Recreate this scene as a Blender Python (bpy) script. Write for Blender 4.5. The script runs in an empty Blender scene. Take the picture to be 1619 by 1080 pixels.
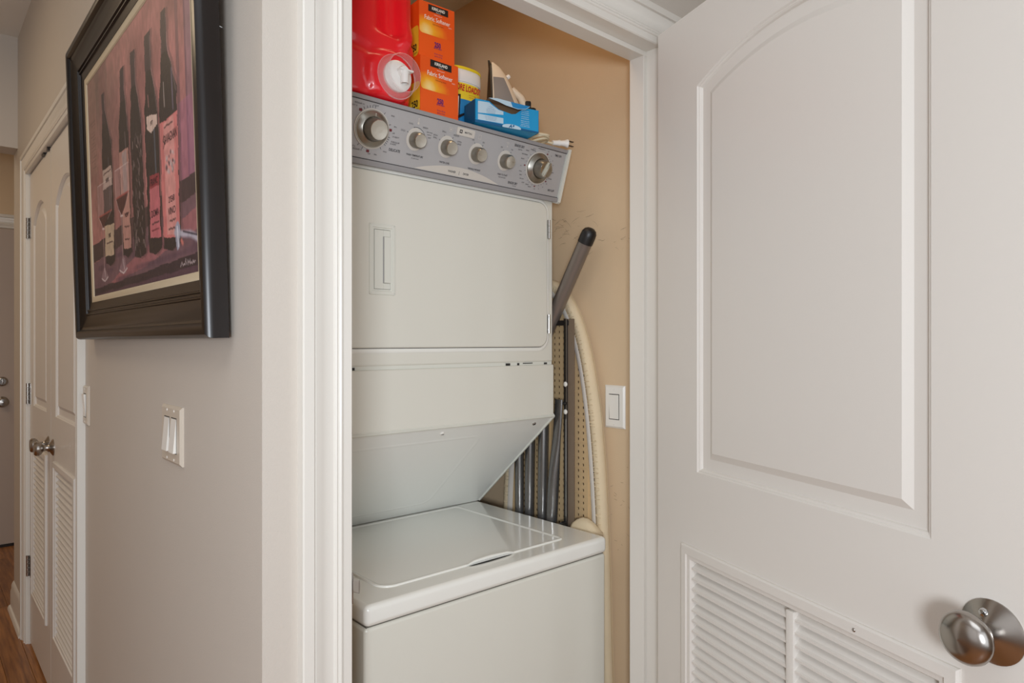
import bpy, bmesh, math, random
import numpy as np
from mathutils import Matrix, Vector
random.seed(7)
rng = np.random.RandomState(7)
SC = bpy.context.scene
C = SC.collection
PI = math.pi

# ------------------------------------------------------------------ camera, world, lights
cam_d = bpy.data.cameras.new('camera'); cam = bpy.data.objects.new('camera', cam_d); C.objects.link(cam)
cam_d.sensor_width = 36.0; cam_d.lens = 1068.0 / 1619 * 36; cam_d.clip_start = 0.02
cam.location = (0, 0, 1.31); cam.rotation_euler = (PI / 2, 0, math.radians(48.2 - 90))
SC.camera = cam
SC.view_settings.view_transform = 'Standard'; SC.view_settings.look = 'None'
SC.view_settings.gamma = 1.0; SC.view_settings.use_curve_mapping = False
SC.view_settings.exposure = 0.0
W = bpy.data.worlds.new('world'); SC.world = W; W.use_nodes = True
W.node_tree.nodes['Background'].inputs[0].default_value = (1.0, 0.96, 0.9, 1)
W.node_tree.nodes['Background'].inputs[1].default_value = 0.3

def area(name, loc, target, size, power, col=(1, 1, 1), sy=None):
    d = bpy.data.lights.new(name, 'AREA'); d.energy = power; d.color = col; d.size = size
    if sy: d.shape = 'RECTANGLE'; d.size_y = sy
    o = bpy.data.objects.new(name, d); C.objects.link(o); o.location = loc
    o.rotation_euler = (Vector(target) - Vector(loc)).to_track_quat('-Z', 'Y').to_euler()
    return o
area('flash_light', (-0.58, -0.62, 1.27), (1.1, 1.35, 1.35), 0.34, 24.0, (0.93, 1.0, 1.08))
area('hall_fill_top', (-0.55, -0.1, 2.70), (-0.55, -0.1, 0), 1.3, 13, (0.91, 1.0, 1.09), 1.6)  # unseen overhead fill, added for the general ambient level
area('hall_fill_behind', (-0.2, -1.5, 1.5), (0.9, 1.2, 1.3), 1.6, 12, (0.90, 1.0, 1.10), 1.9)  # unseen fill from behind the camera
area('hall_fill_side', (-1.52, 0.9, 1.5), (0.4, 0.9, 1.45), 1.5, 4, (0.92, 1.0, 1.09), 1.8)  # unseen fill added to brighten the picture wall and closet side
area('hall_fill_far', (-0.7, 3.0, 2.70), (-0.7, 3.0, 0), 0.6, 8, (1.0, 0.78, 0.52), 0.6)  # unseen warm fill added to tint the far hall
area('entry_fill_top', (-0.5, 4.75, 2.60), (-0.5, 4.75, 0), 0.5, 5, (1.0, 0.84, 0.64), 0.5)  # unseen warm fill for the entry, no known fixture
area('closet_fill', (0.95, 1.25, 2.44), (0.95, 1.35, 0), 0.35, 1.15, (1.0, 0.74, 0.46), 0.25)  # dim warm fill added to lift the dark closet top, no known lamp

# ------------------------------------------------------------------ materials
def lin(c):
    return tuple((v / 255 / 12.92) if v / 255 <= 0.04045 else ((v / 255 + 0.055) / 1.055) ** 2.4 for v in c) + (1.0,)
def mat(name, col, rough=0.5, metal=0.0, bump=0.0, bscale=200, var=0.0, vscale=6, coat=0.0, trans=0.0, aniso=0.0, alpha=1.0, spec=None):
    m = bpy.data.materials.new(name); m.use_nodes = True
    nt = m.node_tree; p = nt.nodes['Principled BSDF']
    p.inputs['Base Color'].default_value = lin(col); p.inputs['Roughness'].default_value = rough
    p.inputs['Metallic'].default_value = metal; p.inputs['Coat Weight'].default_value = coat
    p.inputs['Transmission Weight'].default_value = trans; p.inputs['Alpha'].default_value = alpha
    if spec is not None: p.inputs['Specular IOR Level'].default_value = spec
    if aniso: p.inputs['Anisotropic'].default_value = aniso
    tc = nt.nodes.new('ShaderNodeTexCoord')
    if bump:
        n = nt.nodes.new('ShaderNodeTexNoise'); n.inputs['Scale'].default_value = bscale; n.inputs['Detail'].default_value = 3
        b = nt.nodes.new('ShaderNodeBump'); b.inputs['Strength'].default_value = bump; b.inputs['Distance'].default_value = 0.002
        nt.links.new(tc.outputs['Object'], n.inputs['Vector']); nt.links.new(n.outputs['Fac'], b.inputs['Height'])
        nt.links.new(b.outputs['Normal'], p.inputs['Normal'])
    if var:
        n = nt.nodes.new('ShaderNodeTexNoise'); n.inputs['Scale'].default_value = vscale; n.inputs['Detail'].default_value = 4
        r = nt.nodes.new('ShaderNodeMapRange'); r.inputs[3].default_value = 1 - var; r.inputs[4].default_value = 1 + var
        mx = nt.nodes.new('ShaderNodeVectorMath'); mx.operation = 'SCALE'; mx.inputs[0].default_value = lin(col)[:3]
        nt.links.new(tc.outputs['Object'], n.inputs['Vector']); nt.links.new(n.outputs['Fac'], r.inputs[0])
        nt.links.new(r.outputs[0], mx.inputs['Scale']); nt.links.new(mx.outputs[0], p.inputs['Base Color'])
    return m
M = {}
M['hallpaint'] = mat('greige hall paint', (202, 193, 182), 0.55, bump=0.15, bscale=350, var=0.02, vscale=3)
M['closetpaint'] = mat('tan closet paint', (220, 194, 160), 0.6, bump=0.2, bscale=300, var=0.035, vscale=5)
M['ceiling'] = mat('ceiling paint', (232, 228, 220), 0.8, bump=0.1)
M['trim'] = mat('white trim enamel', (226, 221, 212), 0.32, bump=0.05, bscale=60)
M['door'] = mat('white door enamel', (222, 216, 208), 0.36, bump=0.06, bscale=500)
M['entrydoor'] = mat('taupe entry door', (188, 172, 160), 0.5)
M['enamel'] = mat('cream appliance enamel', (222, 219, 207), 0.22, bump=0.03, bscale=700, coat=0.3)
M['enameltop'] = mat('glossy appliance top', (238, 236, 228), 0.17, coat=0.6)
M['shroud'] = mat('grey white shroud enamel', (242, 242, 236), 0.25, bump=0.03, bscale=600)
M['seam'] = mat('dark seam', (48, 46, 42), 0.8)
M['consolegrey'] = mat('silver grey console plastic', (174, 171, 170), 0.38, bump=0.03, bscale=900, var=0.02, vscale=300)
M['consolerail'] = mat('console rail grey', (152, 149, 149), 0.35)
M['endcap'] = mat('console end cap plastic', (220, 219, 208), 0.3)
M['ink'] = mat('dark console ink', (60, 57, 58), 0.6)
M['redink'] = mat('maroon console ink', (112, 38, 42), 0.6)
M['ivory'] = mat('ivory badge', (205, 198, 188), 0.4)
M['steel'] = mat('brushed steel knob', (200, 196, 186), 0.2, 1.0, aniso=0.7)
M['skirt'] = mat('satin dial skirt', (158, 154, 145), 0.3, 0.9)
M['steelside'] = mat('knob side', (150, 144, 132), 0.35, 0.8)
M['chrome'] = mat('chrome', (205, 205, 205), 0.12, 1.0)
M['nickel'] = mat('satin nickel', (172, 166, 160), 0.24, 1.0)
M['tube'] = mat('grey enamel tube', (128, 126, 124), 0.26, 0.75)
M['foottube'] = mat('taupe grey foot tube', (132, 122, 114), 0.3, 0.5)
M['black'] = mat('black rubber', (26, 25, 25), 0.42)
M['darksteel'] = mat('dark steel', (58, 55, 53), 0.35, 0.6)
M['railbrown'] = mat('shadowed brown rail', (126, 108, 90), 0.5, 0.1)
M['mesh'] = mat('beige pressed metal', (214, 184, 140), 0.45, var=0.04)
M['fabric'] = mat('cream ironing cover', (226, 206, 172), 0.9, bump=0.5, bscale=90, var=0.05, vscale=25)
M['hem'] = mat('pale cover hem', (222, 214, 204), 0.9, bump=0.4, bscale=120)
M['plate'] = mat('white switch plate', (238, 234, 226), 0.3)
M['plategrey'] = mat('ivory switch plate', (206, 194, 178), 0.35)
M['red'] = mat('red jug plastic', (238, 30, 42), 0.28, coat=0.3)
M['clear'] = mat('clear cup plastic', (240, 225, 225), 0.08, trans=0.0, alpha=0.32)
M['whiteplastic'] = mat('white plastic', (236, 233, 228), 0.3)
M['yellow'] = mat('yellow plastic', (236, 208, 40), 0.35)
M['yellowprint'] = mat('yellow print', (243, 214, 50), 0.45)
M['redprint'] = mat('red print', (196, 30, 40), 0.5)
M['blueprint'] = mat('blue print', (30, 130, 190), 0.5)
M['whiteprint'] = mat('white print', (240, 238, 230), 0.5)
M['blackprint'] = mat('black print', (30, 26, 28), 0.5)
M['purpleprint'] = mat('purple print', (92, 30, 110), 0.5)
M['brownprint'] = mat('brown print', (120, 52, 20), 0.5)
M['orange'] = mat('orange carton', (238, 92, 20), 0.45)
M['bluebox'] = mat('blue carton', (22, 150, 205), 0.45)
M['bluedark'] = mat('dark blue carton', (14, 92, 140), 0.45)
M['cardboard'] = mat('brown cardboard', (112, 86, 60), 0.85)
M['paleblue'] = mat('pale blue print', (186, 210, 224), 0.5)
M['ironcream'] = mat('cream iron plastic', (222, 206, 184), 0.35)
M['irontank'] = mat('smoky water tank', (138, 134, 132), 0.12, coat=0.5)
M['cord'] = mat('cream cord', (216, 202, 172), 0.5)
M['frame'] = mat('espresso picture frame', (27, 20, 17), 0.30, var=0.2, vscale=30, spec=0.4)
M['liner'] = mat('linen liner', (206, 188, 158), 0.85, bump=0.3, bscale=500)
M['scuff'] = mat('scuff', (138, 114, 90), 0.8)
M['seamlight'] = mat('grey seam', (104, 100, 92), 0.8)
M['softgap'] = mat('caulk line', (128, 118, 106), 0.9)
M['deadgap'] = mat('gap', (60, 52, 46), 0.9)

def brass_floor():
    m = mat('oak boards', (150, 98, 52), 0.35)
    nt = m.node_tree; p = nt.nodes['Principled BSDF']
    tc = nt.nodes.new('ShaderNodeTexCoord'); mp = nt.nodes.new('ShaderNodeMapping'); mp.inputs['Scale'].default_value = (40, 2.5, 10)
    n = nt.nodes.new('ShaderNodeTexNoise'); n.inputs['Scale'].default_value = 2.0; n.inputs['Detail'].default_value = 6
    oi = nt.nodes.new('ShaderNodeObjectInfo')
    ad = nt.nodes.new('ShaderNodeVectorMath'); ad.operation = 'ADD'
    cr = nt.nodes.new('ShaderNodeValToRGB'); cr.color_ramp.elements[0].color = lin((112, 66, 32)); cr.color_ramp.elements[1].color = lin((178, 120, 66))
    cr.color_ramp.elements[0].position = 0.3; cr.color_ramp.elements[1].position = 0.72
    hs = nt.nodes.new('ShaderNodeHueSaturation'); mr = nt.nodes.new('ShaderNodeMapRange'); mr.inputs[3].default_value = 0.75; mr.inputs[4].default_value = 1.15
    nt.links.new(oi.outputs['Random'], mr.inputs[0]); nt.links.new(mr.outputs[0], hs.inputs['Value'])
    nt.links.new(tc.outputs['Object'], ad.inputs[0]); nt.links.new(oi.outputs['Location'], ad.inputs[1])
    nt.links.new(ad.outputs[0], mp.inputs[0]); nt.links.new(mp.outputs[0], n.inputs['Vector'])
    nt.links.new(n.outputs['Fac'], cr.inputs[0]); nt.links.new(cr.outputs[0], hs.inputs['Color']); nt.links.new(hs.outputs[0], p.inputs['Base Color'])
    return m
M['oak'] = brass_floor()
M['subfloor'] = mat('subfloor', (60, 38, 22), 0.8)

# gradient print of the orange cartons: radial glow of yellow and cream towards the lower left of the printed panel
def glow_mat(cx, cz):
    m = mat('orange glow print', (238, 92, 20), 0.45); nt = m.node_tree; p = nt.nodes['Principled BSDF']
    tc = nt.nodes.new('ShaderNodeTexCoord'); sub = nt.nodes.new('ShaderNodeVectorMath'); sub.operation = 'SUBTRACT'; sub.inputs[1].default_value = (cx, 0, cz)
    mp = nt.nodes.new('ShaderNodeMapping'); mp.inputs['Scale'].default_value = (14, 0, 20)
    n = nt.nodes.new('ShaderNodeTexNoise'); n.inputs['Scale'].default_value = 30
    ln = nt.nodes.new('ShaderNodeVectorMath'); ln.operation = 'LENGTH'
    ma = nt.nodes.new('ShaderNodeMath'); ma.operation = 'MULTIPLY_ADD'; ma.inputs[1].default_value = 0.5
    cr = nt.nodes.new('ShaderNodeValToRGB'); e = cr.color_ramp.elements
    e[0].position = 0.25; e[0].color = lin((250, 225, 150)); e[1].position = 1.1; e[1].color = lin((236, 90, 22))
    x = e.new(0.55); x.color = lin((246, 178, 40)); x = e.new(0.85); x.color = lin((242, 130, 24))
    nt.links.new(tc.outputs['Object'], sub.inputs[0]); nt.links.new(sub.outputs[0], mp.inputs[0]); nt.links.new(mp.outputs[0], ln.inputs[0])
    nt.links.new(tc.outputs['Object'], n.inputs['Vector']); nt.links.new(n.outputs['Fac'], ma.inputs[0]); nt.links.new(ln.outputs['Value'], ma.inputs[2])
    nt.links.new(ma.outputs[0], cr.inputs[0]); nt.links.new(cr.outputs[0], p.inputs['Base Color'])
    return m

# ------------------------------------------------------------------ mesh helpers
class B:
    def __init__(s): s.bm = bmesh.new(); s.T = Matrix.Identity(4)
    def _f(s, vs, mi=0):
        try:
            f = s.bm.faces.new(vs); f.material_index = mi; return f
        except ValueError: return None
    def v(s, co): return s.bm.verts.new(s.T @ Vector(co))
    def box(s, x0, x1, y0, y1, z0, z1, bev=0, seg=2, mi=0):
        c = [(x, y, z) for x in (x0, x1) for y in (y0, y1) for z in (z0, z1)]
        vs = [s.v(p) for p in c]
        fs = [s._f([vs[i] for i in q], mi) for q in ((0,1,3,2),(4,6,7,5),(0,4,5,1),(2,3,7,6),(0,2,6,4),(1,5,7,3))]
        if bev:
            es = list({e for f in fs for e in f.edges})
            r = bmesh.ops.bevel(s.bm, geom=es, offset=bev, segments=seg, profile=0.5, affect='EDGES', clamp_overlap=True)
            for f in r['faces']: f.material_index = mi
        return s
    def hexa(s, pts, mi=0):
        vs = [s.v(p) for p in pts]
        for q in ((0,3,2,1),(4,5,6,7),(0,1,5,4),(1,2,6,5),(2,3,7,6),(3,0,4,7)): s._f([vs[i] for i in q], mi)
        return s
    def rings(s, rings, close=True, cap0=True, cap1=True, mi=0):
        R = [[s.v(p) for p in r] for r in rings]; n = len(R[0])
        for a, b in zip(R, R[1:]):
            for i in range(n if close else n - 1):
                j = (i + 1) % n; s._f([a[i], a[j], b[j], b[i]], mi)
        if cap0: s._f(R[0][::-1], mi)
        if cap1: s._f(R[-1], mi)
        return s
    def lathe(s, prof, o, axis, n=32, mi=0, cap0=True, cap1=True, sx=1, sy=1):
        ax = Vector(axis).normalized(); t = Vector((0, 0, 1)) if abs(ax.z) < 0.9 else Vector((1, 0, 0))
        a = ax.cross(t).normalized(); b = a.cross(ax).normalized(); o = Vector(o)
        return s.rings([[o + ax * h + (a * math.cos(2*PI*i/n) * sx + b * math.sin(2*PI*i/n) * sy) * r for i in range(n)] for r, h in prof], True, cap0, cap1, mi)
    def tube(s, pts, r, n=12, mi=0, flat=None):
        pts = [Vector(p) for p in pts]; rs = r if isinstance(r, (list, tuple)) else [r] * len(pts)
        rg = []; up = None
        for i, p in enumerate(pts):
            d = (pts[min(i+1, len(pts)-1)] - pts[max(i-1, 0)]).normalized()
            if up is None: up = Vector((0, 0, 1)) if abs(d.z) < 0.9 else Vector((1, 0, 0))
            a = d.cross(up).normalized(); b = a.cross(d).normalized(); up = b
            fx = flat[i] if flat else (1, 1)
            rg.append([p + (a * math.cos(2*PI*k/n) * fx[0] + b * math.sin(2*PI*k/n) * fx[1]) * rs[i] for k in range(n)])
        return s.rings(rg, mi=mi)
    def prism(s, pts, y0, y1, mi=0, bev=0):
        """outline in local x,z extruded along y"""
        a = [s.v((x, y0, z)) for x, z in pts]; b = [s.v((x, y1, z)) for x, z in pts]; n = len(pts)
        f0 = s._f(a, mi); s._f(b[::-1], mi)
        for i in range(n): s._f([a[i], a[(i+1) % n], b[(i+1) % n], b[i]], mi)
        if bev and f0:
            r = bmesh.ops.bevel(s.bm, geom=list(f0.edges), offset=bev, segments=3, profile=0.5, affect='EDGES')
            for f in r['faces']: f.material_index = mi
        return s
    def flat(s, pts, y, mi=0):
        return s._f([s.v((x, y, z)) for x, z in pts], mi)
    def fill(s, loops, y, mi=0):
        es = []
        for lp in loops:
            vs = [s.v((x, y, z)) for x, z in lp]
            es += [s.bm.edges.new((vs[i], vs[(i+1) % len(vs)])) for i in range(len(vs))]
        r = bmesh.ops.triangle_fill(s.bm, use_beauty=True, use_dissolve=False, edges=es)
        for g in r['geom']:
            if isinstance(g, bmesh.types.BMFace): g.material_index = mi
        return s
    def wall(s, lp, y0, y1, mi=0):
        a = [s.v((x, y0, z)) for x, z in lp]; b = [s.v((x, y1, z)) for x, z in lp]; n = len(lp)
        for i in range(n): s._f([a[i], a[(i+1) % n], b[(i+1) % n], b[i]], mi)
        return s
    def sweep(s, path, prof, closed=True, mi=0, fill=False, closeprof=False):
        """profile (offset to the left of the path, y) carried round a path in local x,z with mitred corners"""
        n = len(path); P = [Vector(p) for p in path]; N = []
        for i in range(n):
            if closed or 0 < i < n - 1:
                d0 = (P[i] - P[i-1]).normalized(); d1 = (P[(i+1) % n] - P[i]).normalized()
            elif i == 0: d0 = d1 = (P[1] - P[0]).normalized()
            else: d0 = d1 = (P[-1] - P[-2]).normalized()
            a = Vector((-d0.y, d0.x)); b = Vector((-d1.y, d1.x)); m = (a + b).normalized(); N.append(m / max(0.3, m.dot(a)))
        R = [[s.v((p.x + m.x * o, y, p.y + m.y * o)) for p, m in zip(P, N)] for o, y in prof]
        if closeprof: R.append(R[0])
        for a, b in zip(R, R[1:]):
            for i in range(n if closed else n - 1):
                j = (i + 1) % n; s._f([a[i], a[j], b[j], b[i]], mi)
        if not closed and closeprof:
            s._f([r[0] for r in R[:-1]], mi); s._f([r[-1] for r in R[:-1]][::-1], mi)
        if fill:
            ring = [s.bm.verts.new(q.co) for q in R[-1]]; cen = s.bm.verts.new(sum((q.co for q in R[-1]), Vector()) / n)
            for i in range(n): s._f([ring[i], ring[(i + 1) % n], cen], mi)
        return s
    def build(s, name, mats, parent=None, smooth=True, ang=0.6, wn=False, local=False):
        if not isinstance(mats, (list, tuple)): mats = [mats]
        bmesh.ops.recalc_face_normals(s.bm, faces=s.bm.faces)
        if smooth:
            for f in s.bm.faces: f.smooth = True
            for e in s.bm.edges:
                if len(e.link_faces) != 2 or e.calc_face_angle(0) > ang: e.smooth = False
        me = bpy.data.meshes.new(name); s.bm.to_mesh(me); s.bm.free()
        for m in mats: me.materials.append(m)
        return link(name, me, parent, local, wn)
INV = {}
def link(name, me, parent=None, local=False, wn=False):
    o = bpy.data.objects.new(name, me); C.objects.link(o)
    if parent is not None:
        o.parent = parent
        if not local and parent.name in INV: o.matrix_parent_inverse = INV[parent.name]
    if wn:
        w = o.modifiers.new('wn', 'WEIGHTED_NORMAL'); w.keep_sharp = True; w.weight = 80
    return o
def thing(name, label, cat, loc, rz=0, group=None):
    o = bpy.data.objects.new(name, None); C.objects.link(o); o.location = loc; o.rotation_euler = (0, 0, rz)
    o.empty_display_size = 0.05
    INV[o.name] = (Matrix.Translation(loc) @ Matrix.Rotation(rz, 4, 'Z')).inverted()
    if label: o['label'] = label
    if cat: o['category'] = cat
    if group: o['group'] = group
    return o
def struct(o, label=None):
    o['kind'] = 'structure'
    if label: o['label'] = label
    return o
def stuff(o): o['kind'] = 'stuff'; return o
def tag(o, label, cat, group=None):
    o['label'] = label; o['category'] = cat
    if group: o['group'] = group
    return o
def rrect(x0, x1, z0, z1, r, n=6):
    rr = r if isinstance(r, (list, tuple)) else [r] * 4   # bl, br, tr, tl
    out = []
    for (cx, cz, a0, q) in ((x0, z0, PI, rr[0]), (x1, z0, 1.5*PI, rr[1]), (x1, z1, 0, rr[2]), (x0, z1, 0.5*PI, rr[3])):
        ox = cx + (q if cx == x0 else -q); oz = cz + (q if cz == z0 else -q)
        for k in range(n + 1):
            a = a0 + 0.5 * PI * k / n; out.append((ox + q * math.cos(a), oz + q * math.sin(a)))
    return out
def letters(name, items, m, y, parent, T=None, local=False, th=0.0):
    """items: (string, x, z, cap height, squeeze, rotation, bold, align) -> one mesh of flat print"""
    b = bmesh.new(); T = T or Matrix.Identity(4)
    for it in items:
        st, x, z, h = it[:4]; sq = it[4] if len(it) > 4 else 1; ro = it[5] if len(it) > 5 else 0
        bo = it[6] if len(it) > 6 else 0; al = it[7] if len(it) > 7 else 'CENTER'
        cu = bpy.data.curves.new('t', 'FONT'); cu.body = st; cu.size = 1; cu.align_x = al; cu.align_y = 'CENTER'; cu.offset = bo; cu.resolution_u = 3
        if len(it) > 8: cu.shear = it[8]
        to = bpy.data.objects.new('t', cu); C.objects.link(to)
        me = bpy.data.meshes.new_from_object(to.evaluated_get(bpy.context.evaluated_depsgraph_get()))
        k = h / 0.72
        mt = T @ Matrix.Translation((x, y, z)) @ Matrix.Rotation(-ro, 4, 'Y') @ Matrix.Rotation(PI/2, 4, 'X') @ Matrix.Diagonal((k * sq, k, k, 1))
        me.transform(mt); b.from_mesh(me)
        bpy.data.objects.remove(to); bpy.data.curves.remove(cu); bpy.data.meshes.remove(me)
    me = bpy.data.meshes.new(name); b.to_mesh(me); b.free(); me.materials.append(m)
    return link(name, me, parent, local)

# ------------------------------------------------------------------ the setting
XP = 0.388            # plane of the wall with the picture
YF = 0.985            # plane of the closet front wall
XC = 1.42             # closet side wall
HT = 2.75
b = B(); b.box(-1.6, 2.3, -1.8, 5.6, -0.06, -0.012)
fl = struct(b.build('floor', M['subfloor'], smooth=False))
plank_me = None
np_ = 0
for i in range(12):
    x = -0.55 + i * 0.0835
    y = 1.9 - random.random() * 0.9
    while y < 5.38:
        if plank_me is None:
            q = B(); q.box(0.0005, 0.0830, 0.0005, 0.9995, -0.012, 0, bev=0.001, seg=1); o = q.build('board', M['oak'], fl, smooth=False); plank_me = o.data
        else:
            o = link('board', plank_me, fl)
        L = min(0.5 + random.random() * 0.9, 5.385 - y) if y + 0.3 < 5.385 else 5.385 - y
        o.location = (x, y, 0); o.scale = (1, L, 1)
        y += L
q = B(); q.box(0.45, 2.3, -1.8, 5.6, -0.0121, -0.001); q.box(-1.6, -0.552, -1.8, 5.6, -0.0121, -0.001); q.box(-0.552, 0.45, -1.8, 1.0, -0.0121, -0.001)
q.build('flooring', M['oak'], fl, smooth=False)
b = B(); b.box(-1.6, 2.3, -1.8, 5.6, HT, HT + 0.05); struct(b.build('ceiling', M['ceiling'], smooth=False))
# picture wall with the double door opening Y 2.40..3.58
D0, D1, DT = 2.40, 3.58, 2.04
b = B()
b.box(XP, 0.47, YF, D0, 0, HT); b.box(XP, 0.47, D1, 4.10, 0, HT); b.box(XP, 0.47, D0, D1, DT, HT)
struct(b.build('wall_left', M['hallpaint'], smooth=False), 'greige wall carrying the framed picture')
b = B()
b.box(0.47, 0.518, YF, YF + 0.075, 0, HT); b.box(1.365, 2.3, YF, YF + 0.075, 0, HT); b.box(0.518, 1.365, YF, YF + 0.075, 2.034, HT)
struct(b.build('wall_front', M['hallpaint'], smooth=False), 'narrow greige wall between hall corner and closet casing')
b = B(); b.box(XC, XC + 0.08, YF + 0.075, 2.06, 0, HT); cw = struct(b.build('wall_right', M['closetpaint'], smooth=False), 'tan side wall inside the laundry closet')
b = B(); b.box(0.47, XC, 1.98, 2.06, 0, HT); struct(b.build('wall_back', M['closetpaint'], smooth=False), 'tan back wall inside the laundry closet')
b = B(); b.box(0.47, 0.50, YF + 0.075, 1.98, 0, HT); struct(b.build('wall_inner', M['closetpaint'], smooth=False))
b = B(); b.box(0.50, XC, YF + 0.075, 1.98, 2.46, 2.50); struct(b.build('ceiling_closet', M['ceiling'], smooth=False))
b = B(); b.box(-1.6, XP, 3.95, 4.10, 2.225, HT); struct(b.build('wall_header', M['hallpaint'], smooth=False), 'dropped header across the hall before the entry')
b = B(); b.box(-1.6, 2.3, 5.39, 5.5, 0, HT); struct(b.build('wall_entry', M['closetpaint'], smooth=False), 'tan wall around the entry door')
b = B(); b.box(0.62, 0.7, 2.06, 5.39, 0, HT); struct(b.build('wall_cupboard', M['hallpaint'], smooth=False))
b = B(); b.box(-1.68, -1.6, -1.8, 5.6, 0, HT); struct(b.build('wall_opposite', M['hallpaint'], smooth=False))
b = B(); b.box(-1.6, 2.3, -1.88, -1.8, 0, HT); struct(b.build('wall_behind', M['hallpaint'], smooth=False))
b = B(); b.box(2.3, 2.38, -1.8, YF, 0, HT); struct(b.build('wall_far_right', M['hallpaint'], smooth=False))
# scuffs rubbed into the closet side wall
b = B()
def stroke(b, y, z, l, a, w, curv):
    p = []
    for k in range(6):
        t = k / 5 - 0.5; p.append((y + l * t * math.cos(a), z + l * t * math.sin(a) + curv * (t * t)))
    for i in range(5):
        (y0, z0), (y1, z1) = p[i], p[i+1]; ww = w * (1 - abs(i / 4 - 0.5))
        b._f([b.v((XC - 0.0006, y0, z0 - ww)), b.v((XC - 0.0006, y1, z1 - ww)), b.v((XC - 0.0006, y1, z1 + ww)), b.v((XC - 0.0006, y0, z0 + ww))])
for k in range(46):
    stroke(b, 1.36 + random.gauss(0, 0.05), 1.63 + random.gauss(0, 0.03), random.uniform(0.008, 0.035), random.gauss(-0.15, 0.5), random.uniform(0.0002, 0.0005), random.gauss(0, 0.008))
for k in range(14):
    stroke(b, 1.15 + random.gauss(0, 0.035), 1.575 + random.gauss(0, 0.014), random.uniform(0.006, 0.02), random.gauss(0.2, 0.6), random.uniform(0.0002, 0.0005), random.gauss(0, 0.005))
for k in range(16):
    stroke(b, 1.15 + random.gauss(0, 0.03), random.uniform(0.75, 0.98), random.uniform(0.004, 0.012), random.uniform(-0.6, 0.6), 0.0004, 0.002)
stuff(b.build('scuff_marks', M['scuff'], cw, smooth=False))

# casing profile: (distance out from opening, y of face); wall face y=0
CAS = [(0.0, 0.0), (0.0, -0.008), (0.002, -0.0105), (0.0165, -0.0105), (0.018, -0.013), (0.0215, -0.0145), (0.0245, -0.013), (0.026, -0.0115),
       (0.0285, -0.0135), (0.031, -0.0125), (0.033, -0.0095), (0.042, -0.009), (0.052, -0.0115), (0.061, -0.0165), (0.0655, -0.0175), (0.067, -0.0155), (0.069, -0.0155), (0.070, -0.021), (0.086, -0.021), (0.088, -0.019), (0.088, 0.0)]
def casing(name, x0, x1, zt, T, kind_name):
    # three mitred pieces swept as one frame; path runs so that "left" is away from the opening
    b = B(); b.T = T
    b.sweep([(x0, 0.0), (x0, zt), (x1, zt), (x1, 0.0)], CAS, closed=False)
    return struct(b.build(kind_name, M['trim'], ang=0.5))
T_front = Matrix.Translation((0, YF, 0))
casing('closet', 0.53, 1.353, 2.022, T_front, 'trim_1')
# jambs, stops
b = B()
b.box(0.518, 0.53, YF, YF + 0.075, 0, 2.034); b.box(1.353, 1.365, YF, YF + 0.075, 0, 2.034); b.box(0.53, 1.353, YF, YF + 0.075, 2.022, 2.034)
o = struct(b.build('trim_2', M['trim'], smooth=False), 'white closet door jamb')
b = B()
b.box(1.341, 1.353, 1.017, 1.0599, 0, 2.0105, bev=0.0010); b.box(0.53, 0.542, 1.017, 1.0599, 0, 2.0105, bev=0.0010); b.box(0.53, 1.353, 1.017, 1.060, 2.010, 2.022, bev=0.0010)
b.build('door_stop', M['trim'], o, smooth=False)
# strike plate on left jamb
b = B(); b.box(0.5295, 0.5315, 0.975, 1.005, 0.890, 0.940, bev=0.0006)
b.tube([(0.531, 0.974, 0.92), (0.5335, 0.968, 0.92), (0.5345, 0.962, 0.92)], 0.011, flat=[(0.15, 1)] * 3)
b.build('strike_plate', M['nickel'], o)

# hall double doors, casing, jamb
T_pic = Matrix.Translation((XP, 0, 0)) @ Matrix.Rotation(-PI/2, 4, 'Z')     # local x = -Y, local y = +X
casing('hall', -D1, -D0, DT - 0.006, T_pic, 'trim_3')
b = B(); b.box(XP, 0.47, D0, D0 + 0.006, 0, DT); b.box(XP, 0.47, D1 - 0.006, D1, 0, DT); b.box(XP, 0.47, D0, D1, DT - 0.006, DT)
struct(b.build('trim_4', M['trim'], smooth=False))
b = B(); b.box(XP - 0.002, XP + 0.01, 3.12, 3.17, DT - 0.014, DT - 0.006); b.box(XP - 0.002, XP + 0.01, 3.02, 3.045, DT - 0.018, DT - 0.006)
b.build('ball_catch', M['darksteel'], struct(bpy.data.objects['trim_4']))
b = B(); b.box(0.47, 0.476, D0 - 0.02, D1 + 0.02, 0, HT); struct(b.build('cupboard_shade_sheet', M['deadgap'], smooth=False))  # dark sheet standing in for the unlit cupboard behind the louvres
# baseboards
def baseboard(name, pts, T):
    b = B(); b.T = T
    prof = [(0, 0), (-0.014, 0), (-0.014, 0.085), (-0.010, 0.10), (-0.010, 0.115), (-0.005, 0.128), (0, 0.135)]
    x0, x1 = pts
    b.rings([[(x0, p, z) for p, z in prof], [(x1, p, z) for p, z in prof]])
    b.rings([[(x0, -0.014 - 0.012 * math.cos(a), 0.02 * math.sin(a)) for a in (0, 0.5, 1.0, 1.57)] + [(x0, -0.014, 0)],
             [(x1, -0.014 - 0.012 * math.cos(a), 0.02 * math.sin(a)) for a in (0, 0.5, 1.0, 1.57)] + [(x1, -0.014, 0)]])
    return struct(b.build(name, M['trim'], ang=0.5))
baseboard('baseboard_left', (-4.11, -D1 - 0.088), T_pic)
baseboard('baseboard_left_near', (-(D0 - 0.088), -YF), T_pic)

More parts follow.
